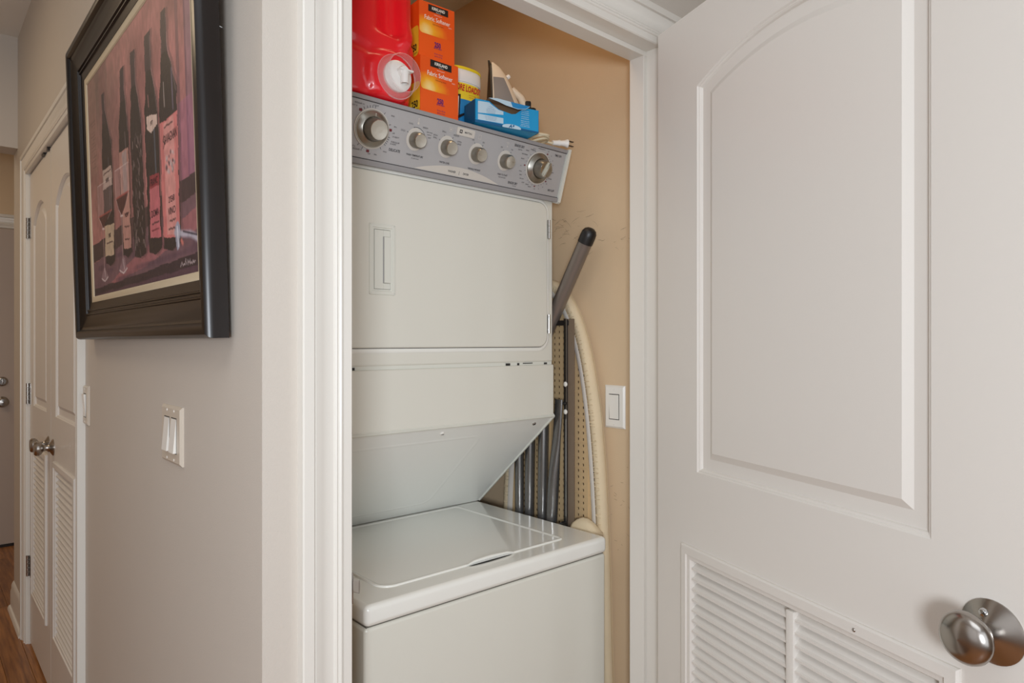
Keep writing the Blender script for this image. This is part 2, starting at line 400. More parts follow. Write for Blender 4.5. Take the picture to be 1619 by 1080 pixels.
# ------------------------------------------------------------------ doors
def arch_in(x0, x1, z0, zs, rise, o=0.0, n=18):
    # the same arched outline shrunk by o: straight sides move in, the arc stays concentric
    h = (x1 - x0) / 2; R = (h * h + rise * rise) / (2 * rise); cx = (x0 + x1) / 2; cz = zs + rise - R
    a = math.asin((h - o) / (R - o)); out = [(x0 + o, z0 + o), (x1 - o, z0 + o)]
    for k in range(n + 1):
        t = a - 2 * a * k / n; out.append((cx + (R - o) * math.sin(t), cz + (R - o) * math.cos(t)))
    return out
def arch(x0, x1, z0, zs, rise, n=18):
    out = [(x0, z0), (x1, z0)]
    h = (x1 - x0) / 2; R = (h * h + rise * rise) / (2 * rise); cx = (x0 + x1) / 2; cz = zs + rise - R; a = math.asin(h / R)
    for k in range(n + 1):
        t = a - 2 * a * k / n; out.append((cx + R * math.sin(t), cz + R * math.cos(t)))
    return out
def rect(x0, x1, z0, z1): return [(x0, z0), (x1, z0), (x1, z1), (x0, z1)]
PAN = [(0, 0), (0.003, 0.003), (0.0045, 0.0028), (0.0075, 0.0055), (0.009, 0.0095), (0.031, 0.0098), (0.033, 0.0096), (0.047, 0.002)]
def door_leaf(root, Wd, z0, z1, ap, lv, mull, slat_parts, md, th=0.035, pitch=0.0224, fr=0.040, pans=1.0):
    """root's frame: x along the leaf, visible face at y=0 looking towards -y; ap = arched panel, lv = louvre opening"""
    A = arch(*ap); Lr = rect(*lv); out = rect(0, Wd, z0, z1)
    b = B(); b.fill([out, A, Lr], 0); b.fill([out, Lr], th); b.wall(out, 0, th); b.wall(Lr, 0, th)
    b.build('slab', md, root, smooth=False, local=True)
    b = B(); loops = [[(x, y, z) for x, z in arch_in(*ap, o=o * pans)] for o, y in PAN]; b.rings(loops, cap0=False, cap1=False)
    b.flat([(x, z) for x, y, z in loops[-1]], PAN[-1][1])
    b.build('raised_panel', md, root, ang=0.25, local=True)
    x0, x1, a0, a1 = lv
    b = B()   # frame laid over the opening edge
    b.sweep(rect(x0 - 0.004, x1 + 0.004, a0 - 0.004, a1 + 0.004), [(-0.0, 0.0), (0.0, -0.004), (0.003, -0.0075), (fr * 0.55, -0.0085), (fr * 0.6, -0.005), (fr * 0.85, -0.004), (fr, 0.004), (fr, 0.03)], closed=True)
    if mull: b.box(mull[0], mull[1], -0.004, 0.03, a0 + fr - 0.004, a1 - fr + 0.004, bev=0.001)
    b.build('vent_frame', md, root, ang=0.5, local=True)
    cols = [(x0 + fr - 0.004, mull[0]), (mull[1], x1 - fr + 0.004)] if mull else [(x0 + fr - 0.004, x1 - fr + 0.004)]
    jb = None if slat_parts else B(); me = {}
    for ci, (c0, c1) in enumerate(cols):
        z = a1 - fr + 0.010
        while z > a0 + fr - 0.01:
            sec = [(-0.0015, z - 0.0225), (-0.0015, z - 0.0185), (0.002, z - 0.0165), (0.022, z + 0.004), (0.022, z - 0.002), (0.004, z - 0.0225)]
            if slat_parts:
                if ci not in me:
                    q = B(); q.rings([[(c0, y, zz - z) for y, zz in sec], [(c1, y, zz - z) for y, zz in sec]])
                    o = q.build('slat', md, root, smooth=False, local=True); me[ci] = o.data
                else: o = link('slat', me[ci], root, True)
                o.location = (0, 0, z)
            else: jb.rings([[(c0, y, zz) for y, zz in sec], [(c1, y, zz) for y, zz in sec]])
            z -= pitch
    if jb: stuff(jb.build('slats', md, root, smooth=False, local=True))
def knob_set(root, x, z, r=0.033, proj=0.062, m='nickel', shape='egg', name='door_knob', rose=0.034):
    b = B(); ax = (0, -1, 0); o = (x, 0, z)
    b.lathe([(rose, 0), (rose, 0.002), (rose * 0.92, 0.004), (rose * 0.55, 0.011), (rose * 0.42, 0.014), (0.0115, 0.0165), (0.0105, 0.019), (0.0105, proj * 0.45)], o, ax, 40)
    kb = b.build(name, M[m], root, local=True)
    b = B(); L = proj
    if shape == 'egg':
        b.lathe([(0.0105, L*0.42), (0.016, L*0.46), (0.025, L*0.55), (0.031, L*0.66), (r, L*0.76), (0.0325, L*0.84), (0.030, L*0.90), (0.024, L*0.965), (0.014, L*1.01), (0.0, L*1.025)], o, ax, 40)
    else:
        b.lathe([(0.0105, L*0.42), (0.012, L*0.5), (0.022, L*0.62), (0.027, L*0.75), (0.0265, L*0.87), (0.021, L*0.97), (0.0, L)], o, ax, 32)
    b.build('grip', M[m], kb, local=True)
    return kb
k_ = 0.963
def kz(z): return 1.31 + (z - 1.31) * k_
Hx, Hy = 1.3532 * k_, 0.9833 * k_
DA = math.atan2(-0.9395, -0.3425)
door = thing('door_1', None, None, (Hx, Hy, 0), DA); door['kind'] = 'structure'
door['label'] = 'open white louvred laundry closet door with arched raised panel'
door_leaf(door, 0.817, 0.012, 2.0228, (0.1505*k_, 0.6978*k_, kz(1.0202), kz(1.8756), 0.056), (0.1045*k_, 0.7385*k_, 0.16, kz(0.8475)), (0.418*k_, 0.4364*k_), True, M['door'], pitch=0.0224, fr=0.0335)
kb = knob_set(door, 0.785*k_, kz(0.921), r=0.0335, proj=0.066, rose=0.041)
b = B(); b.lathe([(0.0055, 0.0), (0.0055, 0.003), (0.0045, 0.005), (0.0, 0.006)], (0.785*k_ - 0.005, -0.0085, kz(0.921) + 0.025), (0, -1, -0.25), 16); b.build('privacy_pin', M['chrome'], kb, local=True)
b = B(); b.lathe([(0.0032, 0.0), (0.0032, 0.001), (0.002, 0.0022), (0, 0.0025)], (0.5711*k_, -0.0075, kz(0.8394)), (0, -1, 0), 14); b.build('screw', M['nickel'], door, local=True)
for hz in (1.83, 1.05, 0.25):
    b = B(); b.lathe([(0.006, 0), (0.006, 0.09)], (-0.004, 0.036, hz - 0.045), (0, 0, 1), 12); b.build('hinge', M['nickel'], door, local=True)

# hall leaves: local x=-Y
def hall_leaf(nm, ya, yb, hinge_left, label, knob_x):
    Wd = yb - ya - 0.004
    r = thing(nm, label, None, (XP + 0.006, yb - 0.002, 0), -PI/2); r['kind'] = 'structure'
    door_leaf(r, Wd, 0.012, DT - 0.012, (0.105, Wd - 0.105, 1.04, 1.80, 0.075), (0.09, Wd - 0.09, 0.235, 0.875), None, False, M['door'], pitch=0.0235, fr=0.034, pans=0.9)
    knob_set(r, knob_x, 0.925, shape='round', m='nickel', rose=0.030, proj=0.060)
    for hz in (1.80, 1.085, 0.34):
        b = B(); hx = 0.002 if hinge_left else Wd - 0.002
        for k in range(5): b.lathe([(0.0062, 0.0008), (0.0062, 0.0172)], (hx + (-0.006 if hinge_left else 0.006), -0.008, hz - 0.045 + 0.018 * k), (0, 0, 1), 12)
        sgn = 1 if hinge_left else -1
        b.box(min(hx, hx + sgn * 0.03), max(hx, hx + sgn * 0.03), -0.0025, 0, hz - 0.045, hz + 0.045)
        b.build('hinge', M['nickel'], r, local=True)
    return r
hall_leaf('door_2', 3.00, D1 - 0.006, True, 'farther leaf of the white louvred hall closet doors', 0.52)
hall_leaf('door_3', D0 + 0.006, 3.00, False, 'nearer leaf of the white louvred hall closet doors', 0.055)
# entry door
r = thing('door_4', 'taupe entry door at the end of the hall', None, (-0.40, 5.37, 0), 0); r['kind'] = 'structure'
b = B(); b.box(0, 0.914, 0, 0.02, 0.012, 2.03, bev=0.002); b.build('slab', M['entrydoor'], r, smooth=False, local=True)
b = B(); b.box(0.0, 0.914, -0.004, 0.02, 0.0, 0.018); b.build('threshold', M['darksteel'], r, smooth=False, local=True)
b = B(); b.lathe([(0.030, 0), (0.030, 0.004), (0.024, 0.012), (0.021, 0.014), (0.018, 0.014)], (0.848, 0, 1.055), (0, -1, 0), 32); b.box(0.8455, 0.8505, -0.026, -0.012, 1.040, 1.070, bev=0.001); b.build('deadbolt', M['nickel'], r, local=True)
knob_set(r, 0.848, 0.925, shape='round', m='nickel')
b = B(); b.T = Matrix.Translation((0, 5.39, 0))
b.sweep([(-0.40, 0.0), (-0.40, 2.035), (0.52, 2.035), (0.52, 0.0)], CAS, closed=False)
struct(b.build('trim_5', M['trim'], ang=0.5))

# ------------------------------------------------------------------ laundry centre
X0, X1 = 0.632, 1.3195
LC = thing('stacked_washer_dryer', 'cream stacked washer and dryer with silver grey control panel in closet', 'laundry appliance', (0.976, 1.40, 0))
b = B(); b.box(X0 + 0.001, X1 - 0.001, 1.118, 1.70, 0.03, 0.7742, bev=0.008, seg=3)
b.build('washer_cabinet', M['enamel'], LC, wn=True)
for fx in (X0 + 0.05, X1 - 0.05):
    for fy in (1.16, 1.66):
        b = B(); b.lathe([(0.02, 0), (0.02, 0.006), (0.009, 0.01), (0.009, 0.035)], (fx, fy, 0), (0, 0, 1), 16); b.build('levelling_foot', M['black'], LC)
b = B(); b.box(X0 + 0.006, X1 - 0.006, 1.123, 1.69, 0.770, 0.778); b.build('seam', M['seamlight'], LC, smooth=False)
# worktop slab
b = B(); b.box(X0, X1, 1.1135, 1.70, 0.7755, 0.817, bev=0.0115, seg=4)
wt = b.build('washer_top', M['enameltop'], LC, wn=True)
# lid: raised rim and slightly dished field
b = B()
lp = rrect(0.700, 1.222, 1.170, 1.612, [0.035, 0.014, 0.02, 0.02], 6)
b.T = Matrix.Translation((0, 0, 0.817)) @ Matrix.Rotation(-PI/2, 4, 'X')
b.sweep(lp, [(0, 0.0), (0.0, -0.0012), (0.0015, -0.0028), (0.004, -0.0034), (0.0065, -0.0028), (0.009, -0.0012), (0.012, -0.0010)], closed=True, fill=True)
lid = b.build('washer_lid', M['enameltop'], LC, ang=0.9)
b = B()  # finger slot in front of the lid
n = 14; up = []; lo = []
for k in range(n + 1):
    t = k / n; x = 0.915 + 0.13 * t; w = 0.0075 * math.sin(PI * t) ** 0.5 * (1 - 0.35 * t)
    up.append((x, 1.1665 + w * 0.2)); lo.append((x, 1.1665 - w))
vs = [b.v((x, y, 0.8179)) for x, y in up + lo[::-1]]
b._f(vs); b.build('finger_slot', M['seam'], lid, smooth=False)
b = B(); b.tube([(0.912, 1.169, 0.8195), (0.935, 1.1705, 0.8225), (0.98, 1.171, 0.8235), (1.03, 1.1705, 0.8225), (1.052, 1.169, 0.8195)], [0.001, 0.0035, 0.0045, 0.0035, 0.001], 10)
b.build('lid_lip', M['enameltop'], lid)
# slanted shroud
p0 = (1.3, 1.108); p1 = (1.628, 0.8185)
b = B(); b.hexa([(X0, p0[0], p0[1]), (X1, p0[0], p0[1]), (X1, p1[0], p1[1]), (X0, p1[0], p1[1]), (X0, p0[0] + 0.02, p0[1] + 0.02), (X1, p0[0] + 0.02, p0[1] + 0.02), (X1, p1[0] + 0.03, p1[1] + 0.01), (X0, p1[0] + 0.03, p1[1] + 0.01)])
sh = b.build('slanted_shroud', M['shroud'], LC, smooth=False)
dy, dz = p1[0] - p0[0], p1[1] - p0[1]; Ls = math.hypot(dy, dz); d_ = Vector((0, dy / Ls, dz / Ls)); nrm = Vector((0, dz / Ls, -dy / Ls))
Ts = Matrix(((1, 0, 0, 0), (0, -nrm.y, d_.y, p0[0]), (0, -nrm.z, d_.z, p0[1]), (0, 0, 0, 1)))  # local x, y(into panel), z(down the slope)
b = B(); b.T = Ts
b.sweep(rrect(0.66, 1.105, 0.055, Ls - 0.045, 0.035), [(0, 0), (0.004, -0.0005), (0.008, -0.0005), (0.012, 0)], closed=True)
b.build('pressed_outline', M['shroud'], sh, ang=1.2)
b = B(); b.T = Ts; b.box(X1 - 0.004, X1 + 0.0015, -0.003, 0.02, 0.004, Ls - 0.002, bev=0.001); b.box(X0, X1, -0.003, 0.004, 0.0, 0.006, bev=0.001)
b.build('flange', M['endcap'], sh, smooth=False)
for sx, sz, r_ in ((0.956, 0.028, 0.0062), (1.262, 0.030, 0.0055)):
    b = B(); b.T = Ts; b.lathe([(r_, 0), (r_, 0.0015), (r_ * 0.8, 0.003), (0, 0.0038)], (sx, 0, sz), (0, -1, 0), 20)
    b.build('screw', M['plate'] if sx < 1.1 else M['nickel'], sh)
    b = B(); b.T = Ts; b.box(sx - r_ * 0.6, sx + r_ * 0.6, -0.0042, -0.0036, sz - 0.0007, sz + 0.0007); b.build('screw_slot', M['seam'], sh, smooth=False)
# upright filler panel between dryer and shroud
b = B(); b.box(X0, X1 - 0.001, 1.302, 1.33, 1.109, 1.2475, bev=0.004, seg=3); b.build('filler_panel', M['enamel'], LC, wn=True)
b = B(); b.box(X0, X1 - 0.004, 1.3085, 1.60, 1.243, 1.258); b.build('gap_strip', M['endcap'], LC, smooth=False)
b = B()
for gx, gw, g0, g1 in ((1.148, 0.014, 1.2478, 1.2535), (1.188, 0.006, 1.2478, 1.2535), (1.208, 0.034, 1.2515, 1.2535), (1.286, 0.010, 1.2485, 1.2530), (0.705, 0.01, 1.2478, 1.2535)):
    b = B(); b.box(gx, gx + gw, 1.3065, 1.31, g0, g1); b.build('gap_slot', M['seam'], LC, smooth=False)
# dryer
b = B(); b.box(X0, X1, 1.3058, 1.93, 1.2535, 1.700, bev=0.007, seg=3); b.box(X0 + 0.01, X1 - 0.01, 1.34, 1.93, 1.69, 1.8200)
b.build('dryer_cabinet', M['enamel'], LC, wn=True)
b = B(); b.box(X0 + 0.02, X1 - 0.02, 1.345, 1.90, 1.14, 1.2535) ; b.build('rear_housing', M['shroud'], LC, smooth=False)
DX0, DX1, DZ0, DZ1 = 0.652, 1.291, 1.2955, 1.6835
b = B(); b.prism(rrect(DX0 - 0.0035, DX1 + 0.004, DZ0 - 0.003, DZ1 + 0.004, 0.03), 1.3048, 1.3060); b.build('door_seam', M['seam'], LC, smooth=False)
hx0, hx1, hz0, hz1 = 0.7455, 0.8115, 1.4125, 1.5685
rim = rect(hx0 + 0.004, hx1 - 0.004, hz0 + 0.004, hz1 - 0.004)
out = rrect(DX0, DX1, DZ0, DZ1, 0.028)
inner = rrect(DX0 + 0.003, DX1 - 0.003, DZ0 + 0.003, DZ1 - 0.003, 0.026)
b = B(); b.sweep(out, [(0, 1.3055), (0, 1.3012), (0.001, 1.2998), (0.003, 1.2990)], closed=True)
b.fill([inner, rim], 1.2990); b.wall(rim, 1.299, 1.3056)
dd = b.build('dryer_door', M['enamel'], LC, ang=0.7)
b = B(); b.sweep(out, [(-0.0015, 1.3046), (-0.0035, 1.3040), (-0.009, 1.3040), (-0.0115, 1.3056)], closed=True); b.build('door_surround', M['enameltop'], LC, ang=0.8)
b = B()
b.sweep(rrect(hx0, hx1, hz0, hz1, 0.0025, 2), [(0, 1.2992), (0.0005, 1.2972), (0.004, 1.2965), (0.008, 1.2972), (0.009, 1.2990), (0.012, 1.2992), (0.0125, 1.3035)], closed=True, fill=True)
hd = b.build('door_handle', M['endcap'], dd, ang=0.5)
b = B(); b.box(hx0 + 0.0135, hx0 + 0.036, 1.2985, 1.303, hz0 + 0.013, hz1 - 0.013, bev=0.0008); b.box(hx0 + 0.036, hx1 - 0.013, 1.2985, 1.303, hz1 - 0.027, hz1 - 0.013, bev=0.0008); b.box(hx0 + 0.036, hx1 - 0.013, 1.2985, 1.303, hz0 + 0.013, hz0 + 0.026, bev=0.0008)
b.box(hx0 + 0.0365, hx1 - 0.0135, 1.2955, 1.303, hz0 + 0.0265, hz1 - 0.0275, bev=0.001)
b.build('pull_grip', M['endcap'], dd, wn=True)
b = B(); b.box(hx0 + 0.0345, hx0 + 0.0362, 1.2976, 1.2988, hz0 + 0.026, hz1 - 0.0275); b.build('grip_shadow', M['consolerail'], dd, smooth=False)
for z_ in (1.6137, 1.3575):
    b = B(); xh = 1.2945
    for k in range(3): b.lathe([(0.0042, 0.0006), (0.0042, 0.0168)], (xh, 1.2975, z_ - 0.0255 + 0.017 * k), (0, 0, 1), 14)
    b.box(xh - 0.0008, xh + 0.008, 1.2998, 1.3012, z_ - 0.0255, z_ + 0.0255)
    b.build('hinge', M['chrome'], LC)
# console: leaning forward box
CP = Vector((0, 1.2889, 1.7012)); cu = Vector((0, -0.0356, 0.1133)).normalized(); cn = Vector((0, -cu.z, cu.y)).normalized()
Tc = Matrix(((1, 0, 0, 0), (0, -cn.y, cu.y, CP.y), (0, -cn.z, cu.z, CP.z), (0, 0, 0, 1)))      # local x, y into the panel, z up the face
def cs(x, y, z): return Tc @ Vector((x, y, z))
b = B(); b.T = Tc
b.box(X0, X1 - 0.002, 0.0, 0.012, -0.006, 0.1235, bev=0.003); b.T = Matrix.Identity(4); b.hexa([(X0 + 0.001, 1.300, 1.705), (X1 - 0.003, 1.300, 1.705), (X1 - 0.003, 1.40, 1.705), (X0 + 0.001, 1.40, 1.705), (X0 + 0.001, 1.2640, 1.8190), (X1 - 0.003, 1.2640, 1.8190), (X1 - 0.003, 1.40, 1.8206), (X0 + 0.001, 1.40, 1.8206)])
con = b.build('control_console', M['consolegrey'], LC, wn=True)
b = B(); b.T = Tc; b.box(X0, X1 - 0.001, -0.0035, 0.005, 0.1185, 0.1275, bev=0.0015); b.box(X0, X1 - 0.001, -0.0035, 0.01, -0.0125, -0.0005, bev=0.0015)
b.build('console_rail', M['consolerail'], con, wn=True)
b = B(); b.T = Tc; b.box(X0, X1 - 0.002, -0.0006, 0.003, 0.1170, 0.1183); b.box(X0, X1 - 0.002, -0.0006, 0.003, -0.0004, 0.0010); b.build('rail_line', M['ink'], con, smooth=False)
b = B(); b.T = Tc; b.prism(rrect(-0.0045, 0.085, -0.0155, 0.1305, 0.006), 0, 0.009) ; b.bm.free()
b = B(); b.T = Tc
ec = [(-0.0065, 0.1305), (0.075, 0.107), (0.075, -0.004), (0.02, -0.0155), (-0.0015, -0.0155), (-0.0065, -0.011)]
b.rings([[(X1 - 0.001, y, z) for y, z in ec], [(X1 + 0.0075, y, z) for y, z in ec]])
b.build('console_end_cap', M['endcap'], con, smooth=False)
# swoosh and badge
b = B(); b.T = Tc
sw = [(0.853 + 0.252 * k / 24, 0.0025 + 0.0) for k in range(25)]
top = [(0.853 + 0.252 * k / 24, 0.0025 + 0.0215 * math.sin(PI * k / 24) ** 0.9) for k in range(25)]
b.flat(sw + top[::-1], -0.0007); b.build('ivory_swoosh', M['ivory'], con, smooth=False)
b = B(); b.T = Tc; b.prism(rrect(0.9515, 1.0035, 0.0960, 0.1140, 0.003), -0.0025, 0.0); b.build('badge', M['ivory'], con, smooth=False)
letters('badge_lettering', [('MAYTAG', 0.9845, 0.1047, 0.0044, 0.85, 0, 0.02)], M['ink'], -0.0028, con, Tc)
b = B(); b.T = Tc
b.fill([rect(0.9590, 0.9668, 0.1010, 0.1090), [(0.9604, 0.1050), (0.9629, 0.1026), (0.9654, 0.1050), (0.9629, 0.1076)]], -0.0028); b.build('badge_emblem', M['ink'], con, smooth=False)
# knobs
def big_knob(x, bar):
    v = 0.064
    b = B(); b.T = Tc; b.lathe([(0.0415, 0), (0.0415, 0.0025), (0.0395, 0.0030), (0.0392, 0.0022)], (x, 0, v), (0, -1, 0), 48, cap1=True); b.build('dial_ring', M['ivory'], con)
    b = B(); b.T = Tc; b.lathe([(0.0388, 0.0022), (0.0388, 0.0035), (0.037, 0.0036), (0.029, 0.0100), (0.0265, 0.0112), (0.0245, 0.0105), (0.0240, 0.006)], (x, 0, v), (0, -1, 0), 48); b.build('dial_skirt', M['skirt'], con)
    b = B(); b.T = Tc; b.lathe([(0.0235, 0.003), (0.0232, 0.026), (0.0215, 0.030), (0.0205, 0.0335)], (x, 0, v), (0, -1, 0), 40, cap0=False); kb = b.build('timer_knob', M['steelside'], con)
    b = B(); b.T = Tc; b.lathe([(0.0203, 0.0337), (0.0198, 0.0345), (0.014, 0.0338), (0.0, 0.0336)], (x, 0, v), (0, -1, 0), 40); b.build('knob_cap', M['steel'], con)
    b = B(); b.T = Tc
    if bar:
        b.T = Tc @ Matrix.Translation((x, -0.0365, v)) @ Matrix.Rotation(0.35, 4, 'Y'); b.box(-0.0022, 0.0022, -0.004, 0.003, -0.0195, 0.0195, bev=0.001)
        b.build('knob_bar', M['steel'], con)
    else:
        b.box(x - 0.0005, x + 0.0005, -0.0115, -0.0085, v + 0.026, v + 0.033); b.build('dial_pointer', M['ivory'], con)
big_knob(0.7345, False); big_knob(1.2255, True)
for x in (0.8455, 0.9318, 1.0205, 1.1115):
    b = B(); b.T = Tc; b.lathe([(0.0225, 0), (0.0225, 0.0010), (0.0195, 0.0016)], (x - 0.001, 0, 0.0635), (0, -1, 0), 40, sy=1.10); b.build('knob_surround', M['ivory'], con)
    b = B(); b.T = Tc; b.lathe([(0.0178, 0.001), (0.0176, 0.016), (0.0168, 0.0205), (0.0150, 0.0232)], (x, 0, 0.0625), (0, -1, 0), 36, cap0=False); b.build('selector_knob', M['steelside'], con)
    b = B(); b.T = Tc; b.lathe([(0.0150, 0.0233), (0.0145, 0.0242), (0.009, 0.0236), (0.0, 0.0234)], (x, 0, 0.0625), (0, -1, 0), 36); b.build('knob_cap', M['steel'], con)
L = []
def ring_text(cx, cz, r, a, st, h=0.0030, sq=0.9, al='CENTER'): L.append((st, cx + r * math.cos(math.radians(a)), cz + r * math.sin(math.radians(a)), h, sq, 0, 0.01, al))
L += [('DELICATE', 0.797, 0.030, 0.0058, 0.8, 0, 0.02), ('WASH TEMPERATURE', 0.850, 0.0285, 0.0042, 0.78, 0, 0.015), ('all cold rinses', 0.852, 0.0225, 0.0032, 0.8, 0, 0),
      ('WATER LEVEL', 0.933, 0.0272, 0.0042, 0.8, 0, 0.015), ('WRINKLE PREVENT', 1.0215, 0.0265, 0.0042, 0.76, 0, 0.015), ('PUSH TO START', 1.112, 0.0285, 0.0042, 0.74, 0, 0.015), ('signal cycle signal', 1.112, 0.0225, 0.0031, 0.8, 0, 0),
      ('WASHER', 0.958, 0.0110, 0.0048, 0.85, 0, 0.02), ('|', 0.9795, 0.0115, 0.0065, 1, 0, 0.01), ('DRYER', 0.9995, 0.0110, 0.0048, 0.85, 0, 0.02),
      ('SENSOR DRY', 1.149, 0.1060, 0.0062, 0.66, 0, 0.018), ('high heat', 1.1535, 0.0985, 0.0034, 0.8), ('SENSOR DRY', 1.1500, 0.0135, 0.0060, 0.66, 0, 0.018), ('low heat', 1.157, 0.0075, 0.003, 0.8),
      ('TIMED DRY', 1.2880, 0.1065, 0.0058, 0.62, 0, 0.015), ('AIR FLUFF', 1.2875, 0.0150, 0.0058, 0.68, 0, 0.015),
      ('COLD', 0.8105, 0.0765, 0.0036, 0.85), ('COOL', 0.8280, 0.0945, 0.0034, 0.85), ('WARM', 0.8660, 0.0925, 0.0038, 0.85), ('auto temp', 0.8790, 0.0855, 0.0032, 0.85), ('control', 0.8790, 0.0800, 0.0032, 0.85), ('HOT', 0.8810, 0.0735, 0.0034, 0.85),
      ('EXTRA', 0.8960, 0.0830, 0.0034, 0.8), ('SMALL', 0.8960, 0.0775, 0.0034, 0.8), ('SMALL', 0.9180, 0.0950, 0.0036, 0.8), ('MEDIUM', 0.9530, 0.0930, 0.0038, 0.8), ('EXTRA', 0.9650, 0.0810, 0.0036, 0.8), ('LARGE', 0.9650, 0.0755, 0.0036, 0.8),
      ('OFF', 1.0030, 0.0930, 0.0036, 0.8), ('ON', 1.0350, 0.0930, 0.0036, 0.8), ('OFF', 1.0930, 0.0930, 0.0036, 0.8), ('ON', 1.1270, 0.0930, 0.0036, 0.8),
      ('REGULAR 14', 0.6985, 0.1090, 0.0036, 0.8), ('HEAVY 16', 0.6860, 0.1030, 0.0034, 0.8), ('6 LIGHT', 0.7370, 0.1125, 0.0034, 0.8), ('RINSE', 0.7800, 0.1000, 0.0030, 0.8), ('SPIN', 0.7900, 0.0790, 0.0030, 0.8),
      ('OFF', 0.7880, 0.0650, 0.0034, 0.8), ('10 HEAVY', 0.7950, 0.0580, 0.0034, 0.85), ('8 REGULAR', 0.7960, 0.0470, 0.0036, 0.85), ('6 LIGHT', 0.7915, 0.0425, 0.0036, 0.85), ('RINSE', 0.7740, 0.0230, 0.0030, 0.8),
      ('LIGHT 6', 0.6950, 0.0220, 0.0034, 0.8), ('REGULAR 10', 0.7080, 0.0170, 0.0034, 0.8), ('OFF', 0.7370, 0.0120, 0.0032, 0.8), ('SPIN', 0.7520, 0.0130, 0.0032, 0.8)]
rc = (1.2255, 0.064)
for a, st in ((128, 'LESS DRY'), (142, 'MORE DRY'), (154, 'ENERGY PREFERRED'), (166, 'MORE DRY'), (183, 'OFF'), (196, 'WRINKLE'), (205, 'PREVENT'), (215, 'COOL DOWN'), (226, 'LESS DRY'), (240, 'PREFERRED'), (252, 'MORE DRY')):
    ring_text(rc[0], rc[1], 0.060 if 130 < a < 240 else 0.053, a, st, 0.0026, 0.62)
L.append(('WRINKLE PREVENT', 1.2260, 0.1130, 0.0028, 0.75)); L.append(('COOL', 1.2000, 0.1090, 0.0028, 0.75)); L.append(('DOWN', 1.2000, 0.1050, 0.0028, 0.75))
for a, st in ((62, 'OFF'), (45, '70'), (30, '60'), (17, '50'), (-3, 'DAMP 40'), (-22, 'LESS TIME'), (-40, 'OFF'), (-56, '30'), (-72, '20'), (-88, 'OFF')):
    ring_text(rc[0], rc[1], 0.0535, a, st, 0.0028, 0.72)
FL = [(*i, *([1, 0, 0, 'CENTER'][len(i) - 4:] if len(i) < 8 else [])) for i in L]
for i in FL[:16]: letters('control_legend', [i], M['ink'], -0.0009, con, Tc)
stuff(letters('dial_lettering', FL[16:], M['ink'], -0.0009, con, Tc))
b = B(); b.T = Tc
def tick(cx, cz, r0, r1, a, w=0.0005):
    a = math.radians(a); c, s = math.cos(a), math.sin(a)
    b.flat([(cx + r0*c - w*s, cz + r0*s + w*c), (cx + r1*c - w*s, cz + r1*s + w*c), (cx + r1*c + w*s, cz + r1*s - w*c), (cx + r0*c + w*s, cz + r0*s - w*c)], -0.0009)
for a in (130, 122, 112, 104, 96, 88, 56, 22, -12, -18, -24, -30, -36, -52, 250, 235): tick(0.7345, 0.064, 0.0425, 0.0475, a)
for a in (48, 40, 32, 24, 15, 6, -3, -12, -22, -31, -50, -60, -72, -84, 118, 140, 154, 166, 196, 210, 232, 242, 258): tick(rc[0], rc[1], 0.0430, 0.0465, a, 0.0004)
for x, aa in ((0.8455, (150, 108)), (0.9318, (150, 115, 62, 18)), (1.0205, (115, 60)), (1.1115, (115, 60))):
    for a in aa: tick(x, 0.0625, 0.0245, 0.0285, a)
arcp = [(0.8455 + 0.0265 * math.cos(math.radians(a)), 0.0625 + 0.0275 * math.sin(math.radians(a))) for a in range(108, 14, -6)]
for (xa, za), (xb, zb) in zip(arcp, arcp[1:]): b.flat([(xa, za), (xb, zb), (xb, zb - 0.0009), (xa, za - 0.0009)], -0.0009)
stuff(b.build('tick_marks', M['ink'], con, smooth=False))
b = B(); b.T = Tc
for cx, r_, a in ((0.7345, 0.0455, 134), (0.7345, 0.0455, 8), (0.7345, 0.0465, -92), (1.2255, 0.0465, 60), (1.2255, 0.0465, -38), (1.2255, 0.0465, -90), (1.2255, 0.0475, 180)):
    x = cx + r_ * math.cos(math.radians(a)); z = 0.064 + r_ * math.sin(math.radians(a)); w = 0.0034 if cx < 1 else 0.0022; b.flat(rect(x - w, x + w, z - w * 0.8, z + w * 0.8), -0.0010)
stuff(b.build('red_marks', M['redink'], con, smooth=False))
b = B(); b.T = Tc   # pale pictograms over the selectors
b.fill([rrect(0.8442, 0.8482, 0.100, 0.1095, 0.0019), rrect(0.8452, 0.8472, 0.1015, 0.1085, 0.0009)], -0.0009); b.lathe([(0.0028, 0), (0.0028, 0.0002)], (0.8462, -0.0008, 0.0985), (0, -1, 0), 16)
b.fill([rrect(0.9300, 0.9400, 0.0990, 0.1080, 0.001), rrect(0.9306, 0.9394, 0.0996, 0.1074, 0.0008)], -0.0009); b.lathe([(0.002, 0), (0.002, 0.0002)], (0.935, -0.0008, 0.1035), (0, -1, 0), 12)
b.fill([rrect(1.0170, 1.0255, 0.0985, 0.1080, 0.001), rrect(1.0177, 1.0248, 0.0992, 0.1073, 0.0008)], -0.0009)
for rr_ in (0.003, 0.006):
    for k in range(6):
        a0, a1 = math.radians(45 + 15 * k), math.radians(60 + 15 * k)
        b.flat([(1.110 + rr_*math.cos(a0), 0.1015 + rr_*math.sin(a0)), (1.110 + rr_*math.cos(a1), 0.1015 + rr_*math.sin(a1)), (1.110 + (rr_+0.0008)*math.cos(a1), 0.1015 + (rr_+0.0008)*math.sin(a1)), (1.110 + (rr_+0.0008)*math.cos(a0), 0.1015 + (rr_+0.0008)*math.sin(a0))], -0.0009)
b.flat(rect(1.1088, 1.1112, 0.0965, 0.0995), -0.0009)
stuff(b.build('pictograms', M['ivory'], con, smooth=False))
ZT = 1.8262
